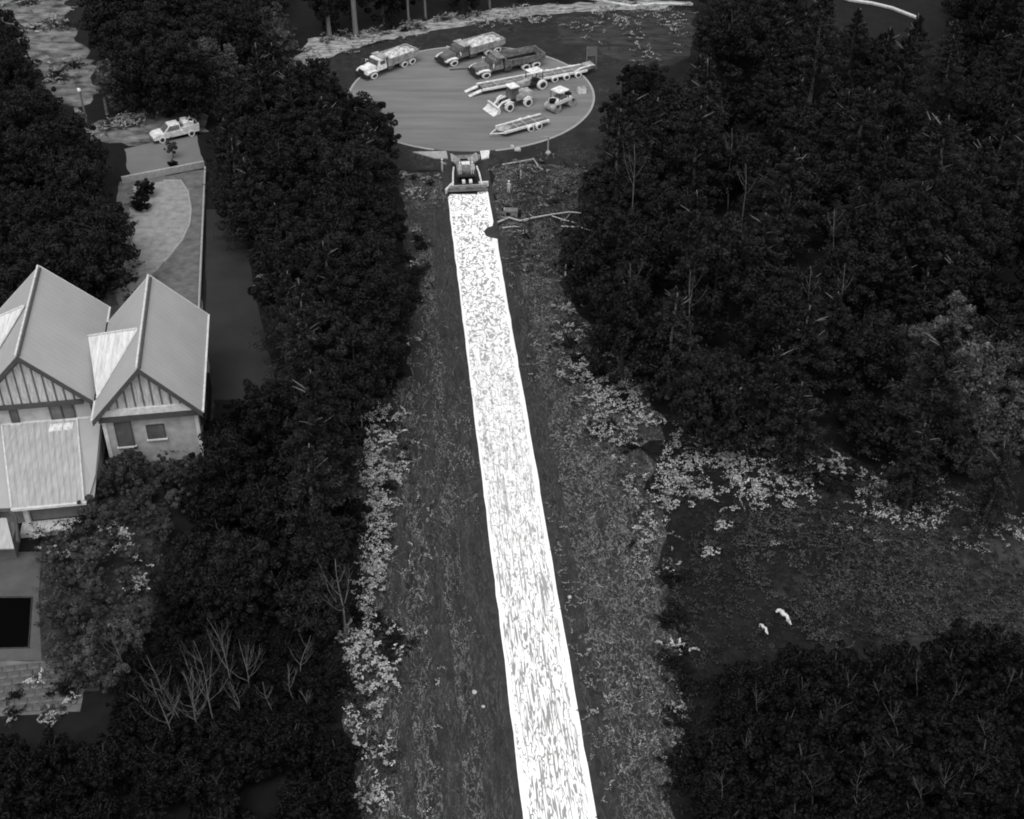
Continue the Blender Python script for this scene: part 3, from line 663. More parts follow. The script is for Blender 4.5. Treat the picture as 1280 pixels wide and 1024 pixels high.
# pallets of parts right of the roller
e = empty('equipment_crate', G(727,116), .2, 'pale crate at the extreme right edge of the circle', 'crate')
MB().box(-.6,.6,-.5,.5,0,.8).build('box', M['v_bright'], e, .03)
for i in range(3): MB().box(-.62,.62,-.45+.32*i,-.25+.32*i,.803,.84).build('slat', M['v_pale'], e)

# white pickup beside the parking slab
def pickup(a, b_, label):
    mid, rz, L = between(a, b_); k = L/5.8
    e = empty('pickup_truck', (mid.x, mid.y, .02), rz+math.pi, label, 'pickup', scale=(k, 1.05, 1.12))
    bd = MB(); bd.prism_y([(2.9,.45),(2.95,.85),(2.7,1.1),(1.5,1.2),(-2.85,1.2),(-2.9,.5)], -.95, .95)
    bd = bd.build('body', M['v_bright'], e, .05)
    MB().box(-2.75,-.75,-.78,.78,1.203,1.23).build('bed_floor', M['v_steel'], bd)
    for s in (-1,1): MB().box(-2.85,-.7,s*.87-.08,s*.87+.08,1.2,1.5).build('bed_side', M['v_bright'], bd, .02)
    MB().box(-2.9,-2.78,-.95,.95,1.0,1.5).build('tailgate', M['v_bright'], bd, .02)
    MB().box(-2.3,-1.0,-.9,.9,1.5,2.0).build('tool_box', M['v_bright'], bd, .06)
    cb = MB().hexa([(-.68,-.88,1.2),(1.55,-.88,1.2),(1.55,.88,1.2),(-.68,.88,1.2)], [(-.5,-.72,1.95),(.75,-.72,1.95),(.75,.72,1.95),(-.5,.72,1.95)]).build('cab', M['v_bright'], e, .05)
    MB().hexa([(1.56,-.75,1.25),(1.58,-.75,1.25),(1.58,.75,1.25),(1.56,.75,1.25)], [(.86,-.65,1.9),(.88,-.65,1.9),(.88,.65,1.9),(.86,.65,1.9)]).build('windscreen', M['glass'], cb)
    for s in (-1,1):
        MB().hexa([(-.45,s*.86-.03,1.3),(1.2,s*.86-.03,1.3),(1.2,s*.86+.03,1.3),(-.45,s*.86+.03,1.3)], [(-.4,s*.76-.03,1.85),(.7,s*.76-.03,1.85),(.7,s*.76+.03,1.85),(-.4,s*.76+.03,1.85)]).build('side_window', M['v_mid'], cb)
        MB().tube([(2.88,s*.7,.85),(2.98,s*.7,.85)], .12, 8).build('headlight', M['v_bright'], bd)
        for x in (-1.8,1.9): wheel(e, x, s*.88, .42, .28)
    MB().box(2.9,3.05,-.9,.9,.4,.62).build('bumper', M['v_steel'], e, .02); MB().box(-3.05,-2.92,-.9,.9,.45,.65).build('bumper', M['v_steel'], e, .02)
    MB().box(-2.6,2.6,-.7,.7,.35,.44).build('chassis', M['v_dark'], e)
pickup((191,178), (248,165), 'bright white pickup truck parked behind the small parking slab')

# ------------------------------------------------------------------ the paver at the head of the fresh paving
e = empty('asphalt_paver', RP(0, 99.2, .02), RA, 'asphalt paver with open hopper and wide screed at the end of the white paving', 'paver')
hp = MB()                                       # hopper at the far end (+y)
for s in (-1,1):
    MB().hexa([(s*.4,1.6,.6),(s*.55,1.6,.6),(s*.55,4.1,.6),(s*.4,4.1,.6)], [(s*1.55,1.6,1.7),(s*1.75,1.6,1.7),(s*1.75,4.1,1.5),(s*1.55,4.1,1.5)]).build('hopper_wing', M['v_pale'], e)
    MB().box(s*1.0-.22,s*1.0+.22,-1.4,3.8,.0,.75).build('track', M['v_dark'], e, .1)
    MB().tube([(s*1.5,1.2,1.0),(s*1.7,-.6,1.0),(s*1.9,-3.3,.5)], .12, 6).build('tow_arm', M['v_bright'], e)
    MB().tube([(s*1.15-.4,4.3,.4),(s*1.15+.4,4.3,.4)], .16, 8).build('push_roller', M['v_bright'], e)
MB().box(-.5,.5,1.6,4.1,.5,.7).build('hopper_floor', M['dark'], e)
MB().box(-1.2,1.2,-1.3,1.55,.75,1.75).build('engine_body', M['v_mid'], e, .08)
MB().box(-.5,.6,.2,1.0,1.753,1.9).build('engine_grille', M['v_bright'], e, .03)
MB().box(-1.3,1.3,-1.9,-1.31,1.2,1.35).build('operator_platform', M['v_dark'], e)
for s in (-1,1):
    st = MB().box(s*.85-.25,s*.85+.25,-1.2,-.7,1.753,1.95).box(s*.85-.25,s*.85+.25,-1.3,-1.2,1.753,2.3).build('seat', M['v_bright'], e, .03)
    MB().box(s*.45-.2,s*.45+.2,-2.9,-2.2,.7,1.0).build('hydraulic_box', M['v_bright'], e, .03)
MB().tube([(0,-.6,1.75),(0,-.3,2.2)], .06, 6).build('steering_column', M['v_pale'], e); MB().tube([(.9,.6,1.75),(.9,.6,2.6)], .09, 8).build('exhaust_stack', M['v_bright'], e)
sc_ = MB().box(-2.5,2.5,-3.9,-3.0,.12,.65).build('screed', M['v_mid'], e, .03)
MB().box(-2.6,2.6,-4.25,-3.93,.35,.42).build('screed_walkway', M['v_steel'], sc_)
MB().hexa([(-2.95,-4.2,.1),(-2.8,-4.3,.1),(-1.9,-2.7,.1),(-2.05,-2.6,.1)], [(-2.95,-4.2,.8),(-2.8,-4.3,.8),(-1.9,-2.7,.8),(-2.05,-2.6,.8)]).build('end_gate', M['v_bright'], sc_)
MB().box(1.5,2.75,-2.75,-2.5,.1,.75).build('end_gate', M['v_bright'], sc_)
MB().tube([(-2.3,-4.0,1.1),(2.3,-4.0,1.1)], .05, 6).build('handrail', M['v_pale'], sc_)

# ------------------------------------------------------------------ people
def person(loc, rz, label, pose='stand', kneel=0):
    e = empty('person', loc, rz, label, 'person')
    V = []; R = []; E_ = []
    def add(p, r, par=None):
        V.append(p); R.append(r)
        if par is not None: E_.append((par, len(V)-1))
        return len(V)-1
    pel = add((0,0,.95), (.15,.11)); ab = add((0,.02,1.12), (.14,.10), pel); chh = add((0,.0,1.35), (.18,.12), ab); nk = add((0,0,1.52), (.06,.06), chh)
    hd = add((0,.02,1.62), (.085,.095), nk); add((0,.025,1.74), (.08,.09), hd); add((0,.125,1.645), (.015,.015), hd)
    for s in (-1,1):
        hp_ = add((s*.1,0,.88), (.095,.10), pel); kn = add((s*.12,.03*s+.02,.5), (.065,.07), hp_); an = add((s*.13,-.03,.1), (.042,.045), kn); add((s*.15,.13,.04), (.045,.035), an)
        sh = add((s*.2,0,1.43), (.065,.065), chh)
        if pose == 'reach': el = add((s*.27,.18,1.2), (.045,.045), sh); wr = add((s*.2,.42,1.15), (.03,.03), el); fd = Vector((0,1,-.1))
        else: el = add((s*.28,-.02,1.15), (.045,.045), sh); wr = add((s*.27,.1,.92), (.03,.03), el); fd = Vector((0,.2,-1))
        w = Vector(V[wr]); pm = add(tuple(w+fd*.07), (.035,.02), wr)
        for q in range(4):
            o_ = Vector(((q-1.5)*.02, 0, 0)); L_ = (.06,.07,.066,.05)[q]
            a = add(tuple(w+fd*.11+o_), (.009,.009), pm); add(tuple(w+fd*(.11+L_)+o_+Vector((0,.02,0))), (.008,.008), a)
        a = add(tuple(w+fd*.07+Vector((-s*.035,.01,0))), (.01,.01), pm); add(tuple(w+fd*.11+Vector((-s*.05,.02,0))), (.009,.009), a)
    me = bpy.data.meshes.new('body'); me.from_pydata(V, E_, []); me.materials.append(M['cloth'])
    o = link(bpy.data.objects.new('body', me)); o.parent = e
    md = o.modifiers.new('skin', 'SKIN'); sk = me.skin_vertices[0].data
    for i, r in enumerate(R): sk[i].radius = r; sk[i].use_root = (i == 0)
    o.modifiers.new('sub', 'SUBSURF').levels = 1; o.modifiers['sub'].render_levels = 1
    MB().tube([(0,.03,1.72),(0,.02,1.78),(0,.01,1.86),(0,.01,1.89)], [.135,.13,.085,.02], 12).build('hard_hat', M['v_bright'], e, 0, True)
    MB().box(-.05,-.02,.115,.125,1.67,1.69).box(.02,.05,.115,.125,1.67,1.69).build('eyes', M['dark'], e)
    return e
person(G(636,242), -.6, 'standing worker in pale clothes on the grass right of the screed')
person(RP(-.85, 99.2-1.75, 1.37), RA, 'worker standing on the left side of the paver platform', 'reach')
person(RP(.75, 99.2-1.75, 1.37), RA, 'worker standing on the right side of the paver platform', 'reach')
person(RP(-3.0, 101.3), RA-1.3, 'worker on foot at the left flank of the paver hopper', 'reach')

# ------------------------------------------------------------------ vegetation
def leaf_mesh(name, cen, nrm, size, tone, mat, aspect=.6):
    N = len(cen); nrm = nrm/np.linalg.norm(nrm, axis=1, keepdims=True)
    r = rng.normal(size=(N, 3)); a = np.cross(nrm, r); a /= np.linalg.norm(a, axis=1, keepdims=True)+1e-9; b_ = np.cross(nrm, a)
    s = size[:, None]
    v = np.empty((N, 4, 3)); v[:, 0] = cen-a*s; v[:, 1] = cen-b_*s*aspect+nrm*s*.12; v[:, 2] = cen+a*s; v[:, 3] = cen+b_*s*aspect+nrm*s*.12
    me = bpy.data.meshes.new(name); me.vertices.add(4*N); me.vertices.foreach_set('co', v.reshape(-1).astype(np.float32))
    me.loops.add(4*N); me.loops.foreach_set('vertex_index', np.arange(4*N, dtype=np.int32))
    me.polygons.add(N); me.polygons.foreach_set('loop_start', np.arange(0, 4*N, 4, dtype=np.int32)); me.polygons.foreach_set('loop_total', np.full(N, 4, np.int32))
    at = me.attributes.new('tone', 'FLOAT', 'FACE'); at.data.foreach_set('value', tone.astype(np.float32))
    me.update(); me.materials.append(mat); return me
def rdir(n):
    d = rng.normal(size=(n, 3)); return d/np.linalg.norm(d, axis=1, keepdims=True)
def broad_crown(mat, R, H0, H1, n, leaf=.3, lobes=26, name='crown'):
    # lobes spread through an ellipsoid, leaves on and inside every lobe
    L = []; zc = (H0+H1)/2; hz = (H1-H0)/2
    for i in range(lobes):
        d = rdir(1)[0]; 
        k = rng.uniform(.3, .98); L.append((d*np.array([R*k, R*k, hz*k])+np.array([0,0,zc]), rng.uniform(.09, .26)*R*(1.25-.45*k), rng.uniform(.0, 1)))
    cs = []; ns = []; ts = []
    per = n//lobes
    for c0, r, tn in L:
        d = rdir(per); rr = r*rng.uniform(.55, 1.12, per)**.6; p = c0+d*rr[:, None]*np.array([1,1,.8])
        cs.append(p); ns.append(d+rng.normal(size=(per,3))*.55); ts.append(np.clip(.1+.35*rng.random(per)**2+.25*tn+(rng.random(per) < .02)*.9, 0, 1))
    cen = np.concatenate(cs); tone = np.concatenate(ts)
    return leaf_mesh(name, cen, np.concatenate(ns), rng.uniform(.5, 1.15, len(cen))*leaf, tone, mat)
def pine_crown(mat, R, H0, H1, n, leaf=.26):
    nb = 70; cs = []; ns = []; ts = []; per = n//nb
    for i in range(nb):
        t = (i+.5)/nb; z = H0+(H1-H0)*t; L = R*(1-t**1.6)*rng.uniform(.6, 1.15)+.3; a = i*2.4+rng.uniform(-.4,.4)
        s = rng.random(per)**.7; x = s*L; w = .12+.30*(s*(1.15-s))*2.2
        px = np.cos(a)*x+rng.normal(size=per)*w*L*.28; py = np.sin(a)*x+rng.normal(size=per)*w*L*.28
        pz = z+.25*x-.05*x*x/ max(L,.1)+rng.normal(size=per)*.16
        cs.append(np.stack([px,py,pz],1)); ns.append(np.stack([rng.normal(size=per)*.5, rng.normal(size=per)*.5, np.ones(per)],1)); ts.append(np.clip(.1+.9*rng.random(per)**2*(.35+s*.8), 0, 1))
    cen = np.concatenate(cs)
    return leaf_mesh('crown', cen, np.concatenate(ns), rng.uniform(.5,1.1,len(cen))*leaf, np.concatenate(ts), mat, .4)
def tree_trunk(H, r, mat, limbs=6, spread=2.0):
    mb = MB(); sw = rng.normal(size=(6,2))*.12
    mb.tube([(sw[i][0]*i*.4, sw[i][1]*i*.4, H*i/5) for i in range(6)], [r*1.3, r, r*.85, r*.7, r*.5, r*.2], 8)
    for k in range(limbs):
        a = k*2.4+rng.uniform(-.5,.5); z = H*rng.uniform(.45,.9); L = spread*rng.uniform(.5,1)
        mb.tube([(0,0,z-.3), (math.cos(a)*L*.5, math.sin(a)*L*.5, z+L*.25), (math.cos(a)*L, math.sin(a)*L, z+L*.6)], [r*.4, r*.25, r*.08], 5)
    o = mb.build('trunk', mat); me = o.data; bpy.data.objects.remove(o); return me
KIND = {}
def mk(kind, n, f, trunk):
    KIND[kind] = [(f(i), trunk(i)) for i in range(n)]
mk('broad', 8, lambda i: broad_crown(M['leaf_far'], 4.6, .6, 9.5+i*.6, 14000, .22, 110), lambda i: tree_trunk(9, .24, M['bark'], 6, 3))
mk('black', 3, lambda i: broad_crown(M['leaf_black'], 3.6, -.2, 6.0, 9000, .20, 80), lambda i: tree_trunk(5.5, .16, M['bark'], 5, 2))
mk('pine', 4, lambda i: pine_crown(M['leaf_pine'], 4.6, .8, 13.5, 9000, .26), lambda i: tree_trunk(14, .26, M['trunk_mid'], 6, 2))
mk('garden', 3, lambda i: broad_crown(M['leaf_mid'], 2.6, .6, 5.2, 5000, .20, 22), lambda i: tree_trunk(4, .12, M['bark'], 5, 1.4))
mk('grey', 3, lambda i: broad_crown(M['leaf_grey'], 4.2, .2, 9.5, 12000, .20, 90), lambda i: tree_trunk(8, .2, M['bark'], 5, 2.5))
NM = {'broad':'broadleaf_tree','black':'dark_tree','pine':'pine_tree','garden':'garden_tree','grey':'feathery_tree'}
CR = {'broad':4.6,'black':3.6,'pine':4.2,'garden':2.6,'grey':4.2}; CZ = {'broad':8.0,'black':4.5,'pine':8.0,'garden':3.2,'grey':6.5}
def tree(kind, x, y, s, label, group, sz=None, i=None):
    cm, tm = KIND[kind][rng.integers(len(KIND[kind])) if i is None else i]
    e = empty(NM[kind], (x, y, 0), rng.uniform(0, 6.28), label, 'tree', group, scale=(s, s, sz or s*rng.uniform(.88,1.12)))
    put(tm, 'trunk', e); put(cm, 'crown', e); return e
placed = []
LOOK = {'broad':'broadleaf tree', 'pine':'star-shaped pine', 'black':'black-crowned tree', 'grey':'feathery grey tree'}
def where(px, py, zone):
    best = min(zone, key=lambda q: (q[0]-px)**2+(q[1]-py)**2); return best[2]
def forest(poly, kinds, spacing, smin, smax, zone, group, tol=6, cap=200):
    # poly: outline of the canopy; trees stand where their crowns fill it
    gp = [G(x, y, 4.0) for x, y in poly]; xs = [p.x for p in gp]; ys = [p.y for p in gp]; n = 0
    cx = sum(p[0] for p in poly)/len(poly); cy = sum(p[1] for p in poly)/len(poly)
    for _ in range(9000):
        if n >= cap: break
        x = rng.uniform(min(xs)-5, max(xs)+5); y = rng.uniform(min(ys)-8, max(ys)+5); k = kinds[rng.integers(len(kinds))]; s = rng.uniform(smin, smax)
        if any((x-a)**2+(y-b_)**2 < (spacing*(.5*(s+q)))**2 for a, b_, q in placed): continue
        r = CR[k]*s*.85; z = CZ[k]*s; ok = True
        for a in range(8):
            q = PX((x+r*math.cos(a*.785), y+r*math.sin(a*.785), z)); 
            if not inside(poly, q[0], q[1])[0]: ok = False; break
        if ok:
            q = PX((x, y, 0)); 
            if not (-60 < q[0] < 1340 and -150 < q[1] < 1180): ok = False
        if not ok: continue
        q = PX((x, y, z)); rel = (s-smin)/(smax-smin); sz_ = 'small' if rel < .33 else ('large' if rel > .67 else 'middling')
        tree(k, x, y, s, sz_+' '+LOOK[k]+' '+where(q[0], q[1], zone), group); placed.append((x, y, s)); n += 1
    return n
cnt = {}
F_NW = [(88,-40),(372,-80),(376,-10),(372,40),(366,78),(300,92),(240,106),(180,112),(135,108),(100,92),(112,60),(90,30)]
F_W = [(-60,20),(30,45),(60,90),(100,140),(150,190),(160,235),(185,262),(170,300),(150,345),(60,345),(20,400),(-60,400)]
F_C = [(254,190),(262,130),(300,88),(360,78),(400,84),(440,102),(475,128),(500,160),(504,200),(512,240),(505,300),(520,330),(515,390),(505,440),(470,470),(455,520),(450,560),(460,620),(445,700),(330,690),(320,640),(340,500),(328,400),(306,262),(256,262)]
F_CL = [(262,480),(345,470),(458,490),(458,640),(430,750),(330,770),(205,760),(205,700),(215,600),(245,560)]
F_SW = [(-60,905),(95,895),(110,862),(190,850),(300,880),(430,880),(452,930),(455,1010),(460,1150),(-60,1150)]
F_E = [(742,110),(760,84),(862,78),(872,30),(868,-60),(1030,-60),(1030,30),(1100,38),(1165,58),(1190,-60),(1400,-60),(1400,690),(1250,640),(1120,598),(1050,560),(960,548),(880,520),(830,515),(800,470),(740,420),(700,350),(690,260),(720,200),(745,170)]
F_SE = [(848,855),(880,830),(960,798),(1080,795),(1150,790),(1200,770),(1240,780),(1400,805),(1400,1150),(860,1150),(845,960)]
Z_C = [(330,110,'at the top of the middle wood above the lane'),(290,200,'overhanging the far end of the dark lane'),(450,150,'jutting over the left rim of the turning circle'),(470,260,'on the wood edge left of the paver'),(380,250,'in the heart of the middle wood'),(350,400,'beside the dark lane, right of the house'),(480,380,'on the wood edge facing the upper left verge'),(420,480,'in the middle wood above the scrub strip'),(380,620,'low in the middle wood towards the leafless trees')]
Z_CL = [(260,540,'just right of the house gable'),(330,560,'in the wood between house and scrub strip'),(420,560,'bordering the head of the left scrub strip'),(250,660,'right of the garden in front of the house'),(340,700,'above the hollow of leafless trees'),(420,690,'bordering the middle of the left scrub strip')]
Z_NW = [(140,30,'beside the top left clearing'),(150,110,'behind the street lamp'),(240,30,'in the top left wood at the picture edge'),(240,100,'directly behind the white pickup'),(330,30,'left of the tall bare trunks'),(330,80,'at the left end of the pale bank')]
Z_W = [(20,100,'below the top left clearing'),(110,170,'left of the parking slab'),(40,200,'at the left picture edge above the house'),(130,250,'left of the back lawn'),(50,300,'directly behind the left gable roof'),(130,320,'behind the gap of the two gables')]
Z_E = [(790,120,'at the right rim of the turning circle'),(920,60,'by the grassy bank at the top edge'),(1080,50,'under the pale curved path'),(1220,60,'in the upper right corner'),(740,230,'on the wood edge right of the paver'),(860,220,'behind the edge trees right of the paver'),(1000,180,'in the upper middle of the right wood'),(1140,200,'in the upper right part of the right wood'),(1250,220,'at the right picture edge, upper part'),(730,330,'on the wood edge by the thin stake'),(840,340,'in the left middle of the right wood'),(960,330,'in the centre of the right wood'),(1100,320,'right of the centre of the right wood'),(1240,340,'at the right picture edge, middle part'),(820,450,'above the right scrub belt'),(930,470,'above the left end of the meadow'),(1050,480,'above the middle of the meadow rim'),(1160,560,'below the feathery grey trees'),(1250,600,'above the right end of the meadow')]
Z_SW = [(30,925,'just below the stone terrace'),(80,960,'below and right of the stone terrace'),(40,1000,'in the bottom left corner'),(110,1010,'at the bottom edge near the left corner'),(140,880,'between terrace and leafless hollow'),(160,950,'in the lower left corner wood'),(260,960,'below the hollow of leafless trees'),(380,940,'beside the foot of the left scrub strip'),(400,1020,'at the bottom edge near the left verge')]
Z_SE = [(960,900,'in the upper left of the lower right wood'),(1080,910,'in the upper middle of the lower right wood'),(1110,1010,'at the bottom edge of the lower right wood'),(960,1010,'at the bottom edge beside the right verge'),(1230,1010,'in the bottom right corner'),(1110,840,'left of the knoll under the meadow'),(890,880,'at the left tip of the lower right wood'),(900,980,'beside the right verge at the bottom'),(1020,850,'on the meadow edge of the lower right wood'),(1030,980,'in the middle of the lower right wood'),(1180,830,'on the knoll under the meadow'),(1180,980,'in the bottom right of the picture'),(1260,900,'at the right picture edge below the meadow')]
for (px, py, s, lb) in ((1205,470,1.1,'tallest feathery grey tree at the middle of the pale group'),(1250,440,1.0,'feathery grey tree at the top right of the pale group'),(1160,430,.9,'feathery grey tree at the top left of the pale group'),(1225,530,.9,'feathery grey tree at the foot of the pale group'),(1275,510,1.0,'feathery grey tree cut by the right picture edge'),(1150,500,.8,'feathery grey tree at the lower left of the pale group'),(1200,400,.8,'feathery grey tree furthest back of the pale group')):
    p = G(px, py, 6.5*s); tree('grey', p.x, p.y, s, lb, 'lighter trees at the right edge'); placed.append((p.x, p.y, s))
cnt['C'] = forest(F_C, ['broad','broad','pine'], 4.4, .7, 1.15, Z_C, 'trees of the middle wood', cap=56)
cnt['CL'] = forest(F_CL, ['broad','black'], 4.2, .55, .85, Z_CL, 'trees beside the house', cap=30)
cnt['NW'] = forest(F_NW, ['broad','broad','grey'], 5.4, .8, 1.2, Z_NW, 'trees beyond the pickup', cap=30)
cnt['W'] = forest(F_W, ['broad'], 5.0, .75, 1.1, Z_W, 'trees behind the house', cap=26)
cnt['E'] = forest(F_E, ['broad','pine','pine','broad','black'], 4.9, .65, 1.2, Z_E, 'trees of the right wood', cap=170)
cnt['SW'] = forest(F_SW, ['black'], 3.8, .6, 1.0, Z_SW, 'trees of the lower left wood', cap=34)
cnt['H'] = forest([(190,710),(330,760),(430,745),(436,900),(300,925),(150,910),(105,870),(150,810),(185,780)], ['black'], 3.4, .32, .5, [(220,780,'at the top of the hollow of leafless trees'),(240,870,'among the leafless trees'),(330,800,'upper right in the hollow of leafless trees'),(340,870,'in the middle of the hollow of leafless trees'),(410,820,'in the hollow beside the scrub strip')], 'low trees of the hollow', cap=45)
cnt['SE'] = forest(F_SE, ['black'], 4.0, .6, 1.05, Z_SE, 'trees of the lower right wood', cap=56)
Z_G = [(110,610,'at the right end of the ribbed lower roof'),(200,590,'before the windows of the right gable'),(110,690,'above the pool patio'),(190,670,'between house garden and wood'),(80,760,'beside the dark pool'),(140,740,'in the middle of the garden'),(100,820,'by the stone terrace'),(170,800,'at the edge of the leafless trees')]
# garden trees in front of the house
for (px, py, s) in ((150,590,.9),(185,610,.75),(205,600,.55),(120,640,.7),(110,690,.95),(75,720,.6),(85,770,.8),(130,780,1.0),(175,770,.7),(100,825,.8),(225,620,.7),(70,690,.5),(243,578,.55),(222,592,.5),(180,590,.45),(150,580,.45),(165,575,.5),(200,580,.5),(110,625,.55),(140,600,.6),(130,675,.55),(160,720,.6),(110,725,.6),(100,780,.55),(140,845,.55),(185,640,.6),(170,620,.55),(80,680,.45),(120,610,.5),(165,690,.5),(200,660,.6),(120,745,.6),(165,800,.6),(60,760,.4),(90,805,.5),(150,640,.5)):
    p = G(px, py, 3.0*s); tree('garden', p.x, p.y, s, ('small' if s < .65 else 'larger')+' mid grey garden tree '+where(px, py, Z_G), 'garden trees in front of the house')
p = G(236, 505, 5.0); tree('garden', p.x+.5, p.y, .7, 'slim garden tree reaching over the right corner of the roof', None, sz=1.45)
p = G(217, 198, 0); e = tree('garden', p.x, p.y, .42, 'small round dark bush standing on the parking slab', None, sz=.6)
p = G(218, 212, 0); e = tree('black', p.x, p.y, .24, 'low dark bush at the near edge of the parking slab', None, sz=.24)
p = G(184, 245, 0); tree('black', p.x, p.y, .42, 'round black bush at the upper left of the back lawn', None, sz=.4)
p = G(178, 262, 0); tree('black', p.x, p.y, .36, 'second black bush just below the one on the back lawn', None, sz=.35)
# tall trunks at the top edge
for i, (bx, by, r, lb) in enumerate(((412,47,.36,'tall bare trunk at the top edge, left of the thickest one'), (445,46,.42,'thickest tall pale trunk at the top edge of the picture'), (511,30,.2,'thin tall trunk rising behind the pale bank'), (532,24,.2,'thin tall trunk right of another behind the pale bank'), (612,12,.2,'short visible trunk at the top edge above the trucks'), (794,6,.2,'slim trunk at the top edge near the grassy bank'))):
    p = G(bx, by); e = empty('tall_pine', p, 0, lb, 'tree')
    MB().tube([(.1,0,0),(0,0,.6),(-.05,0,5),(-.12,.1,13),(-.1,.1,19)], [r*1.35, r, r*.92, r*.8, r*.4], 10).build('trunk', M['trunk_mid'], e, 0, True)
    o = put(KIND['broad'][i % 5][0], 'crown', e, (0,0,11.5), i*1.3, (.8,.8,.8))
for (px, py, s) in ((395,28,.9),(428,8,1.0),(470,18,.9),(490,0,.9),(560,-8,.9),(575,5,.7),(650,-14,.9),(700,-14,.9),(750,-16,.9)):
    p = G(px, py, 6); tree('broad', p.x, p.y+11, s*1.1, 'dark tree behind the pale bank at the top of the picture', 'trees behind the pale bank')
# shrubs, pale
SH = []
def arc_pts(n, L, thick, flat=1.0):              # leaves strewn along one crooked twig
    a0 = rng.uniform(0, 6.28); k = rng.uniform(-3.2, 3.2)/L; t = rng.uniform(0, L, n); a = a0+k*t
    x = np.where(abs(k) > .05, (np.sin(a)-np.sin(a0))/k, np.cos(a0)*t); y = np.where(abs(k) > .05, -(np.cos(a)-np.cos(a0))/k, np.sin(a0)*t)
    return np.stack([x, y, t*rng.uniform(-.25,.45)*flat], 1)+rng.normal(size=(n,3))*thick*np.array([1,1,.7])
for i in range(6):
    cs = []; ts = []; ns = []
    for k in range(26):
        n = 26; bright = rng.random() < .5
        c0 = np.array([rng.normal()*.48, rng.normal()*.48, rng.uniform(.1,.6)+(.12 if bright else 0)])
        cs.append(c0+arc_pts(n, rng.uniform(.4,.9), .05 if bright else .12)); nr = rng.normal(size=(n,3)); nr[:,2] = abs(nr[:,2])+.6; ns.append(nr)
        ts.append(np.clip((rng.uniform(.45,1.0) if bright else .06)*rng.uniform(.6,1.1,n), 0, 1))
    cs = np.concatenate(cs); SH.append(leaf_mesh('shrub', cs, np.concatenate(ns), rng.uniform(.06,.12,len(cs)), np.concatenate(ts), M['leaf_pale']))
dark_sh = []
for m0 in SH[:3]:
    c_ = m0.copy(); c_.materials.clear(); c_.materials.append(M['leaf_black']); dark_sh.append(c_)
def shrubs(poly, dens, smin, smax, label, group, dark=.35, cap=999, thr=.0, z=0):
    gp = ground_poly(poly); x, y = scatter(gp, dens); k = fbm(x*.25, y*.25) > thr; x, y = x[k][:cap], y[k][:cap]
    ys_ = [p[1] for p in poly]; lo_, hi_ = min(ys_), max(ys_)
    for a, b_ in zip(x, y):
        s = rng.uniform(smin, smax); dk = rng.random() < dark
        o = put((dark_sh if dk else SH)[rng.integers(3 if dk else 6)], 'shrub', None, (a, b_, z-.1*s), rng.uniform(0,6.28), (s, s, s*rng.uniform(.6,1.0)))
        rel = (s-smin)/(smax-smin); q = (PX((a, b_, 0))[1]-lo_)/max(1, hi_-lo_)
        big = 'small' if rel < .33 else ('large' if rel > .67 else 'middling')
        prt = ('far end', 'far half', 'middle', 'near half', 'near end')[max(0, min(4, int(q*5)))]
        tag(o, big+(' dark ' if dk else ' pale ')+label+', '+prt, 'shrub', ('dark ' if dk else 'pale ')+group)
BAND_L = [(452,505),(508,512),(512,560),(500,610),(492,680),(470,760),(500,790),(505,850),(498,920),(478,1024),(470,1040),(445,1000),(436,900),(430,800),(450,720),(462,640),(448,590)]
BAND_R = [(705,380),(770,440),(822,518),(822,530),(800,530),(792,600),(818,660),(816,715),(790,700),(770,620),(745,560),(700,470),(680,420)]
BAND_A = [(806,590),(850,570),(905,552),(1000,556),(1090,592),(1110,610),(1090,625),(1000,606),(900,622),(840,636),(810,615)]
shrubs(BAND_L, .33, .6, 1.4, 'shrub in the scrub strip along the left verge', 'shrubs of the left scrub strip', .35, 55)
shrubs(BAND_R, .3, .5, 1.2, 'shrub in the scrub belt below the right wood', 'shrubs of the right scrub belt', .4, 45)
shrubs(BAND_A, .2, .6, 1.4, 'shrub on the rim between meadow and right wood', 'shrubs on the meadow rim', .4, 42)
shrubs([(1110,600),(1250,640),(1262,660),(1180,655),(1110,625)], .12, .5, 1.2, 'shrub on the far right of the meadow rim', 'shrubs on the far meadow rim', .3, 20)
shrubs([(900,480),(950,470),(985,540),(900,545)], .12, .6, 1.3, 'shrub in the gap of the right wood above the meadow', 'shrubs in the wood gap', .2, 16)
shrubs([(305,300),(330,300),(375,370),(350,385),(318,345)], .35, .5, 1.0, 'shrub beside the dark lane', 'shrubs beside the lane', .4, 26)
shrubs([(375,72),(400,55),(470,46),(560,28),(640,14),(560,20),(470,36),(390,46)], .22, .6, 1.3, 'shrub on the bank behind the turning circle', 'shrubs on the pale bank', .25, 24)
shrubs([(106,160),(180,138),(250,116),(330,92),(372,80),(330,98),(255,132),(190,148),(120,172)], .35, .6, 1.3, 'shrub in the hedge row beyond the pickup', 'shrubs beyond the pickup', .2, 40)
shrubs([(-30,10),(80,-5),(80,60),(30,50)], .08, .8, 1.8, 'shrub in the top left clearing', 'shrubs of the top left clearing', .3, 16)
shrubs([(60,66),(115,70),(80,108),(50,100)], .08, .8, 1.5, 'shrub below the top left clearing', 'shrubs below the clearing', .4, 12)
shrubs([(120,670),(160,670),(190,745),(170,750),(130,720)], .6, .5, 1.1, 'shrub in the garden corner between house and wood', 'shrubs in the garden corner', .25, 24, z=1.2)
shrubs([(195,545),(235,545),(238,570),(200,572)], .6, .4, .9, 'shrub against the front wall of the right gable', 'shrubs at the gable wall', .3, 10, z=1.0)
shrubs([(45,675),(110,640),(112,700),(60,705)], .35, .4, .9, 'shrub around the porch of the house', 'shrubs around the porch', .4, 16, z=1.0)
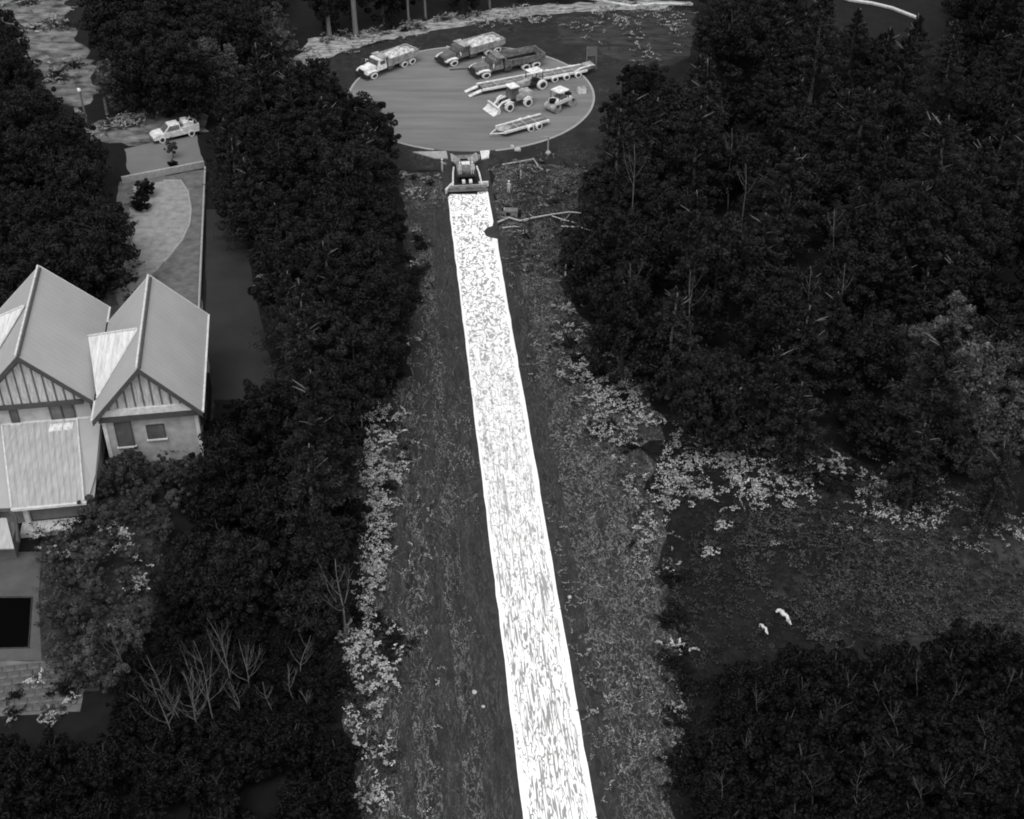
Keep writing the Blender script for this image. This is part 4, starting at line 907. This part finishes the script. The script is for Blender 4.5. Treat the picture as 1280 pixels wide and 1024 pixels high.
shrubs([(-20,855),(100,850),(105,900),(-20,900)], .35, .5, 1.1, 'shrub on the edge of the stone terrace', 'shrubs at the terrace', .55, 16)
shrubs([(140,340),(175,325),(165,390),(140,385)], .6, .5, 1.0, 'shrub between the two gable roofs in the back yard', 'shrubs in the back yard', .3, 10)
shrubs([(155,235),(175,235),(165,330),(150,330)], .4, .5, 1.0, 'shrub on the left edge of the back lawn', 'shrubs at the lawn edge', .5, 10)
shrubs([(500,210),(552,205),(552,250),(515,260)], .25, .4, .9, 'shrub on the verge left of the paver', 'shrubs left of the paver', .3, 8)
shrubs([(620,215),(700,200),(720,300),(640,310)], .10, .3, .8, 'shrub on the rough ground right of the paver', 'shrubs right of the paver', .6, 14)
for px, py, lb in ((900,655,'bright lone shrub near the left end of the meadow'), (884,688,'small lone shrub below the bright one on the meadow'), (966,678,'small lone shrub in the middle of the meadow'), (1062,492,'lone pale shrub inside the right wood'), (832,628,'broad pale shrub at the left tip of the meadow rim')):
    p = G(px, py); s = 1.0 if 'bright' in lb or 'broad' in lb or 'inside' in lb else .55
    tag(put(SH[1], 'shrub', None, (p.x, p.y, 0 if py != 492 else 5.0), 1, (s*1.15, s*.9, s*.8)), lb, 'shrub')
shrubs([(500,290),(530,300),(522,400),(512,480),(470,505),(480,440),(500,380)], .35, .7, 1.5, 'shrub on the upper left verge under the wood edge', 'shrubs under the middle wood edge', .85, 24)
shrubs([(820,700),(850,700),(862,850),(858,1020),(835,1020),(838,860)], .3, .6, 1.3, 'shrub on the lower right edge of the verge', 'shrubs of the lower right verge', .7, 26)
# tufted cover (nobody could count it)
def tufts(name, poly, dens, hgt, size, mat, label, thr=.5, width=.1, freq=.9, base=.15, bright=1.0, blades=4, stretch=1.0, fill=.25):
    gp = ground_poly(poly); x, y = scatter(gp, dens)
    dx = (x-RO.x)*RB.x+(y-RO.y)*RB.y; dy = (x-RO.x)*RD.x+(y-RO.y)*RD.y
    k0 = (np.abs(dx) > 3.3)
    x, y, dx, dy = x[k0], y[k0], dx[k0], dy[k0]
    n1 = fbm(dx*freq, dy*freq*stretch); n2 = fbm(dx*.16+40, dy*.16*stretch+40, 2)
    ridge = np.exp(-((n1-.5)/width)**2); keep = rng.random(len(x)) < (fill+(1-fill)*ridge)*np.clip((n2-thr+.25)*3, .12, 1)
    x, y, ridge, n2 = x[keep], y[keep], ridge[keep], n2[keep]; N = len(x)
    X = np.repeat(x, blades)+rng.normal(size=N*blades)*size; Y = np.repeat(y, blades)+rng.normal(size=N*blades)*size
    Z = rng.uniform(.02, 1, N*blades)*hgt; T = np.clip(base+bright*np.repeat(ridge*np.clip((n2-.3)*2.2, 0, 1), blades)*rng.uniform(.4,1.1,N*blades), 0, 1)
    nr = rng.normal(size=(N*blades,3)); nr[:, 2] = np.abs(nr[:, 2])+.5
    o = put(leaf_mesh(name, np.stack([X,Y,Z],1), nr, rng.uniform(.5,1.2,N*blades)*size, T, mat), name, None)
    tag(o, label, 'vegetation', None, 'stuff'); return len(X)
def curls(name, poly, dens, mat, label, pb=.5, L=(.5,1.3), size=.10, n=15, hgt=.3, thick=.05, dark=.05, hi=1.0, along=0.0, lo_n=.35, nf=.10):
    gp = ground_poly(poly); x, y = scatter(gp, dens)
    dx = (x-RO.x)*RB.x+(y-RO.y)*RB.y; dy = (x-RO.x)*RD.x+(y-RO.y)*RD.y
    zz = fbm(dx*nf*2+31, dy*nf+77, 3); keep = (np.abs(dx) > 3.1) & (rng.random(len(x)) < np.clip((zz-lo_n)*5, .12, 1))
    x, y, zz = x[keep], y[keep], zz[keep]; m_ = len(x)
    a0 = rng.uniform(0, 6.28, m_); al = rng.random(m_) < along; a0[al] = math.pi/2+RA+rng.normal(size=al.sum())*.25
    ln = rng.uniform(L[0], L[1], m_); kk = rng.uniform(-3.4, 3.4, m_)/ln; kk[al] *= .25
    bright = rng.random(m_) < pb*np.clip((zz-lo_n)*4+.3, 0, 1.2); tn = np.where(bright, rng.uniform(.35, 1, m_)*hi, dark)
    t = np.tile(np.linspace(0, 1, n), (m_, 1))*ln[:, None]; a = a0[:, None]+kk[:, None]*t; da = (ln/n)[:, None]
    X = x[:, None]+np.cumsum(np.cos(a)*da, 1)+rng.normal(size=(m_, n))*thick; Y = y[:, None]+np.cumsum(np.sin(a)*da, 1)+rng.normal(size=(m_, n))*thick
    Z = np.where(bright, rng.uniform(.5, 1, m_), rng.uniform(.05, .7, m_))[:, None]*hgt+rng.normal(size=(m_, n))*.04+.06
    T = np.clip(tn[:, None]*rng.uniform(.65, 1.15, (m_, n)), 0, 1); nr = rng.normal(size=(m_*n, 3))*.6; nr[:, 2] = np.abs(nr[:, 2])+.8
    o = put(leaf_mesh(name, np.stack([X.ravel(), Y.ravel(), np.abs(Z.ravel())], 1), nr, rng.uniform(.5, 1.05, m_*n)*size*.88, T.ravel(), mat, .7), name, None)
    tag(o, label, 'vegetation', None, 'stuff'); return m_*n
M['tuft'] = leaf_mat('verge_tufts', .010, .30, .0); M['tuft_b'] = leaf_mat('scrub_tufts', .008, .5, .0); M['tuft_d'] = leaf_mat('meadow_tufts', .007, .045, .0)
M['tuft_g'] = leaf_mat('meadow_growth_leaves', .010, .085, .0); M['tuft_f'] = leaf_mat('forest_undergrowth', .004, .012, .0)
nt_ = 0
RIM = [(800,560),(900,520),(1000,540),(1100,580),(1270,630),(1290,680),(1180,668),(1100,655),(1000,635),(900,645),(830,655)]
VR = VERGE_R[:5]+[(770,440),(835,520),(850,600),(838,700),(862,820),(862,900),(855,1024),(850,1100)]+VERGE_R[13:]
nt_ += curls('verge_growth', VERGE_L, 1.9, M['tuft'], 'rough tufted growth on the left verge', .5, (.5,2.2), size=.085, along=.75, hgt=.18, dark=.08, lo_n=.42, nf=.14)
nt_ += curls('verge_growth', [(500,215),(520,215),(530,400),(560,1080),(440,1080),(440,900),(500,760),(520,560),(515,300)], 1.6, M['tuft_b'], 'scattered pale stems between the left scrub and the ruts', .4, (.4,1.6), .085, hgt=.3, dark=.03, lo_n=.42, nf=.2, along=.4)
nt_ += curls('verge_growth', VR, 2.6, M['tuft_b'], 'rough tangled growth on the right verge', .5, (.4,1.2), .085, hgt=.25, dark=.05, hi=.75, lo_n=.38, along=.2, nf=.16)
nt_ += curls('scrub', BAND_L, 7, M['tuft_b'], 'tangled pale scrub along the left verge', .7, (.4,1.1), .12, hgt=.5, thick=.08, dark=.03, hi=1.1, lo_n=.36, nf=.22)
nt_ += curls('scrub', BAND_R, 5, M['tuft_b'], 'tangled pale scrub below the right wood', .6, (.4,1.1), .11, hgt=.5, thick=.07, dark=.03, hi=1.1, lo_n=.38, nf=.22)
nt_ += curls('scrub', RIM, 4, M['tuft_b'], 'tangled pale scrub on the rim of the meadow', .55, (.5,1.4), .12, hgt=.6, thick=.08, dark=.03, lo_n=.38, nf=.16)
nt_ += curls('scrub', [(790,570),(880,545),(900,610),(850,650),(800,630)], 4, M['tuft_b'], 'brightest scrub at the left tip of the meadow rim', .6, (.5,1.4), .13, hgt=.5, thick=.09, dark=.03, lo_n=.4, nf=.2)
nt_ += curls('verge_growth', [(600,206),(690,188),(750,190),(750,225),(690,330),(640,330)], 1.6, M['tuft'], 'rough brush between the paver and the right wood', .5, size=.1, dark=.04, lo_n=.42, nf=.2)
nt_ += curls('bank_growth', [(372,80),(384,48),(412,44),(470,40),(560,20),(640,9),(780,0),(866,2),(866,60),(800,85),(760,70),(700,30),(560,42),(500,52),(430,75),(385,90)], 1.0, M['tuft_b'], 'pale dry growth on the bank behind the circle', .6, (.8,2.4), .16, hgt=.5, thick=.1, dark=.08, lo_n=.4, nf=.15)
nt_ += curls('clearing_growth', [(-40,60),(-40,10),(20,-10),(90,-12),(84,30),(86,60),(115,75),(105,112),(60,110),(40,70)], .9, M['tuft_b'], 'pale dry growth in the top left clearing', .5, (.8,2.4), .16, hgt=.5, thick=.1, dark=.06, lo_n=.4)
nt_ += curls('hedge_growth', [(100,165),(180,138),(250,112),(330,88),(372,76),(372,90),(300,110),(256,140),(190,146),(120,178)], 2.2, M['tuft_b'], 'pale growth along the track beyond the pickup', .7, (.6,1.8), .15, hgt=.8, thick=.1, dark=.04, lo_n=.3)
nt_ += curls('garden_growth', [(45,700),(80,640),(130,590),(240,575),(205,690),(196,770),(150,820),(120,880),(60,860)], 4.5, M['tuft_g'], 'leafy ground cover in the house garden', .7, (.4,1.1), .13, hgt=.6, thick=.1, dark=.15, lo_n=.25)
nt_ += curls('garden_growth', [(120,660),(165,665),(192,745),(165,752),(128,715)], 4, M['tuft_b'], 'bright leafy patch in the garden corner', .55, (.4,1.1), .13, hgt=1.2, thick=.1, dark=.05, lo_n=.3)
nt_ += curls('wood_gap_growth', [(890,470),(960,470),(990,560),(900,560),(820,560)], 1.4, M['tuft_b'], 'pale growth in the gap of the wood above the meadow', .5, (.5,1.4), .12, hgt=.8, thick=.08, dark=.03, lo_n=.4)
nt_ += curls('meadow_growth', [(990,635),(1100,655),(1180,668),(1290,682),(1290,825),(1200,788),(1080,806),(1010,800),(930,720),(930,650)], 4.0, M['tuft_g'], 'tangled paler growth over the right part of the meadow', .6, (.5,1.6), .12, hgt=.45, thick=.09, dark=.05, lo_n=.25, nf=.14)
nt_ += curls('scrub', [(1000,625),(1100,645),(1180,655),(1290,676),(1290,705),(1180,690),(1080,680),(1000,660)], 1.6, M['tuft_b'], 'thin scrub below the right end of the meadow rim', .5, (.5,1.4), .11, hgt=.5, thick=.08, dark=.03, hi=.7, lo_n=.4, nf=.2)
nt_ += curls('meadow_growth', [(840,660),(960,640),(960,815),(870,835),(830,760)], 2.2, M['tuft_d'], 'low soft growth over the dark left part of the meadow', .6, (.5,1.6), .13, hgt=.3, thick=.12, dark=.2, lo_n=.3, nf=.2)
nt_ += curls('lone_growth', [(870,640),(925,640),(925,670),(870,700)], .5, M['tuft_b'], 'thin pale growth near the lone meadow shrubs', .4, (.4,1.0), .1, hgt=.3, lo_n=.45, nf=.3)
nt_ += tufts('meadow_grass', MEADOW, 5, .3, .14, M['tuft_d'], 'low dark grass of the meadow', .45, .12, .5, .15, .9, 3, 1, .25)
nt_ += tufts('meadow_growth', [(1000,640),(1100,640),(1290,685),(1290,825),(1200,788),(1080,808),(1010,800),(960,740)], 9, .6, .14, M['tuft_g'], 'knee high paler growth on the right part of the meadow', .4, .14, .45, .12, .9, 4, 1, .35)
nt_ += tufts('meadow_growth', [(900,640),(1000,640),(1010,800),(960,815),(930,740)], 4, .4, .14, M['tuft_g'], 'patchy growth in the middle of the meadow', .5, .12, .45, .10, .7, 4, 1, .3)
nt_ += tufts('undergrowth', [(190,690),(440,690),(436,900),(180,900)], 9, .8, .16, M['tuft_f'], 'dark undergrowth between the leafless trees', .3, .4, .4, .3, .6, 4, 1, .6)
nt_ += tufts('undergrowth', [(840,850),(1290,820),(1290,1050),(850,1050)], 7, .8, .16, M['tuft_f'], 'dark undergrowth of the lower right wood', .3, .4, .4, .3, .6, 4, 1, .6)
nt_ += tufts('undergrowth', [(640,215),(740,200),(720,300),(705,350),(640,340)], 7, .5, .14, M['tuft_d'], 'rough undergrowth right of the paver', .3, .3, .5, .3, .9, 4, 1, .5)
# leafless trees with pale limbs
def bare_tree(base, top, label, group=None, r=.09, fork=2, zb=0.0):
    p = G(base[0], base[1], zb); lo, hi = .3, 20
    for _ in range(30):
        mid = (lo+hi)/2
        if PX((p.x, p.y, zb+mid))[1] > top[1]: lo = mid
        else: hi = mid
    H = lo; tx = (top[0]-PX((p.x, p.y, zb+H))[0])/14.0
    e = empty('leafless_tree', (p.x, p.y, 0), 0, label, 'tree', group)
    H += zb
    def pt(t): return Vector((tx*t*t+.12*math.sin(t*7+p.x), .15*math.sin(t*5+p.y), H*t))
    MB().tube([pt(i/7) for i in range(8)], [r*(1.15-.95*i/7) for i in range(8)], 6).build('trunk', M['bark_pale'], e, 0, True)
    z0 = .35 if zb == 0 else .65
    for k in range(6+2*fork):
        t = rng.uniform(z0, .85); a = rng.uniform(0, 6.28); L = H*.28*(1.15-t)*rng.uniform(.7,1.3); q = pt(t)
        w = [q, q+Vector((math.cos(a)*L*.35, math.sin(a)*L*.35, L*.35)), q+Vector((math.cos(a)*L*.7, math.sin(a)*L*.7, L*.95)), q+Vector((math.cos(a)*L*.85, math.sin(a)*L*.85, L*1.6))]
        rr = r*.55*(1.1-t)
        mb = MB().tube(w, [rr, rr*.75, rr*.5, rr*.2], 5)
        for j in (1, 2):
            b2 = a+rng.uniform(-1.2,1.2); mb.tube([w[j], w[j]+Vector((math.cos(b2)*L*.3, math.sin(b2)*L*.3, L*.45))], [rr*.4, rr*.15], 4)
        for j in range(5):
            f_ = rng.uniform(.3, 1); i_ = min(2, int(f_*3)); q0 = w[i_].lerp(w[i_+1], f_*3-i_); b2 = a+rng.uniform(-1.5,1.5)
            mb.tube([q0, q0+Vector((math.cos(b2)*L*.16, math.sin(b2)*L*.16, L*.28)), q0+Vector((math.cos(b2)*L*.2, math.sin(b2)*L*.2, L*.5))], [rr*.3, rr*.2, rr*.1], 3)
        mb.build('limb', M['bark_pale'], e)
BT = [((217,935),(190,850),'leafless tree in front of the lower left wood, most branching','') ,((270,918),(243,800),'',''),((292,862),(262,775),'',''),((254,922),(228,840),'',''),((320,745),(312,690),'',''),((262,725),(258,690),'',''),
      ((340,905),(328,850),'',''),((365,880),(358,830),'',''),((152,838),(138,790),'',''),((425,735),(418,700),'',''),((190,905),(165,865),'',''),((300,905),(290,850),'',''),((385,890),(376,862),'',''),((232,925),(205,860),'',''),((250,930),(236,835),'',''),((312,870),(300,800),'',''),((205,880),(186,820),'',''),((375,850),(385,795),'',''),((352,760),(340,712),'',''),((395,800),(392,760),'','')]
for (a, t, lb, _) in BT:
    bare_tree((a[0]+3, a[1]+6), t, lb or 'slender leafless tree with pale limbs in the dark lower left hollow', None if lb else 'leafless trees of the lower left hollow', .065)
for a, t in (((915,205),(912,160)),((1052,360),(1058,330)),((932,255),(930,205)),((1128,262),(1122,230)),((865,395),(862,340)),((1015,382),(1012,335)),((985,262),(988,240)),((1045,300),(1042,260)),((793,270),(790,180)),((792,400),(786,330))):
    bare_tree(a, t, 'thin pale stem standing up through the right wood', 'pale stems in the right wood', .10, 0, 7.0)
for a, t in (((910,300),(902,270)),((1065,875),(1058,835)),((1125,925),(1112,880)),((1020,1000),(1010,965)),((1175,1010),(1190,955)),((1070,1005),(1078,960)),((1190,880),(1196,850)),((975,1010),(972,985)),((1260,865),(1266,835)),((1000,935),(992,915)),((1155,1012),(1150,975)),((905,1000),(900,965)),((950,890),(946,860)),((1000,870),(1004,845)),((1100,880),(1096,850)),((1235,930),(1228,895)),((1215,985),(1222,955)),((1085,960),(1080,925)),((930,940),(936,915)),((1150,850),(1146,825)),((1040,920),(1030,890))):
    bare_tree(a, t, 'small leafless stem above the lower right wood' if a[1] > 600 else 'short pale stem in the middle of the right wood', 'leafless stems of the lower right wood' if a[1] > 600 else None, .038, 1, 2.5 if a[1] > 600 else 7.0)
for a, t, lb in (((92,320),(82,275),'left one of two thin leafless trees behind the house'), ((130,325),(118,282),'right one of two thin leafless trees behind the house'), ((461,500),(458,415),'leafless tree with side limbs left of the verge'), ((452,548),(450,515),'short bare stem at the head of the left scrub'), ((433,805),(420,700),'tall pale stem at the left edge of the scrub strip'), ((370,290),(330,255),'arching leafless tree right of the dark lane')):
    bare_tree(a, t, lb, None, .11, 1)
# pale path behind the right wood and its bank
o = MB().tube([G(1040,-8,.2), G(1062,0,.2), G(1090,4,.2), G(1115,10,.2), G(1146,22,.2)], .3, 6).build('stone_path', M['trim']); o['kind'] = 'structure'
o = MB().tube([G(735,-2,.15), G(790,8,.15), G(815,5,.15), G(840,5,.15), G(866,6,.15)], .28, 6).build('stone_path', M['trim']); o['kind'] = 'structure'
print('TREES', cnt, 'TUFTS', nt_, 'OBJ', len(bpy.data.objects))
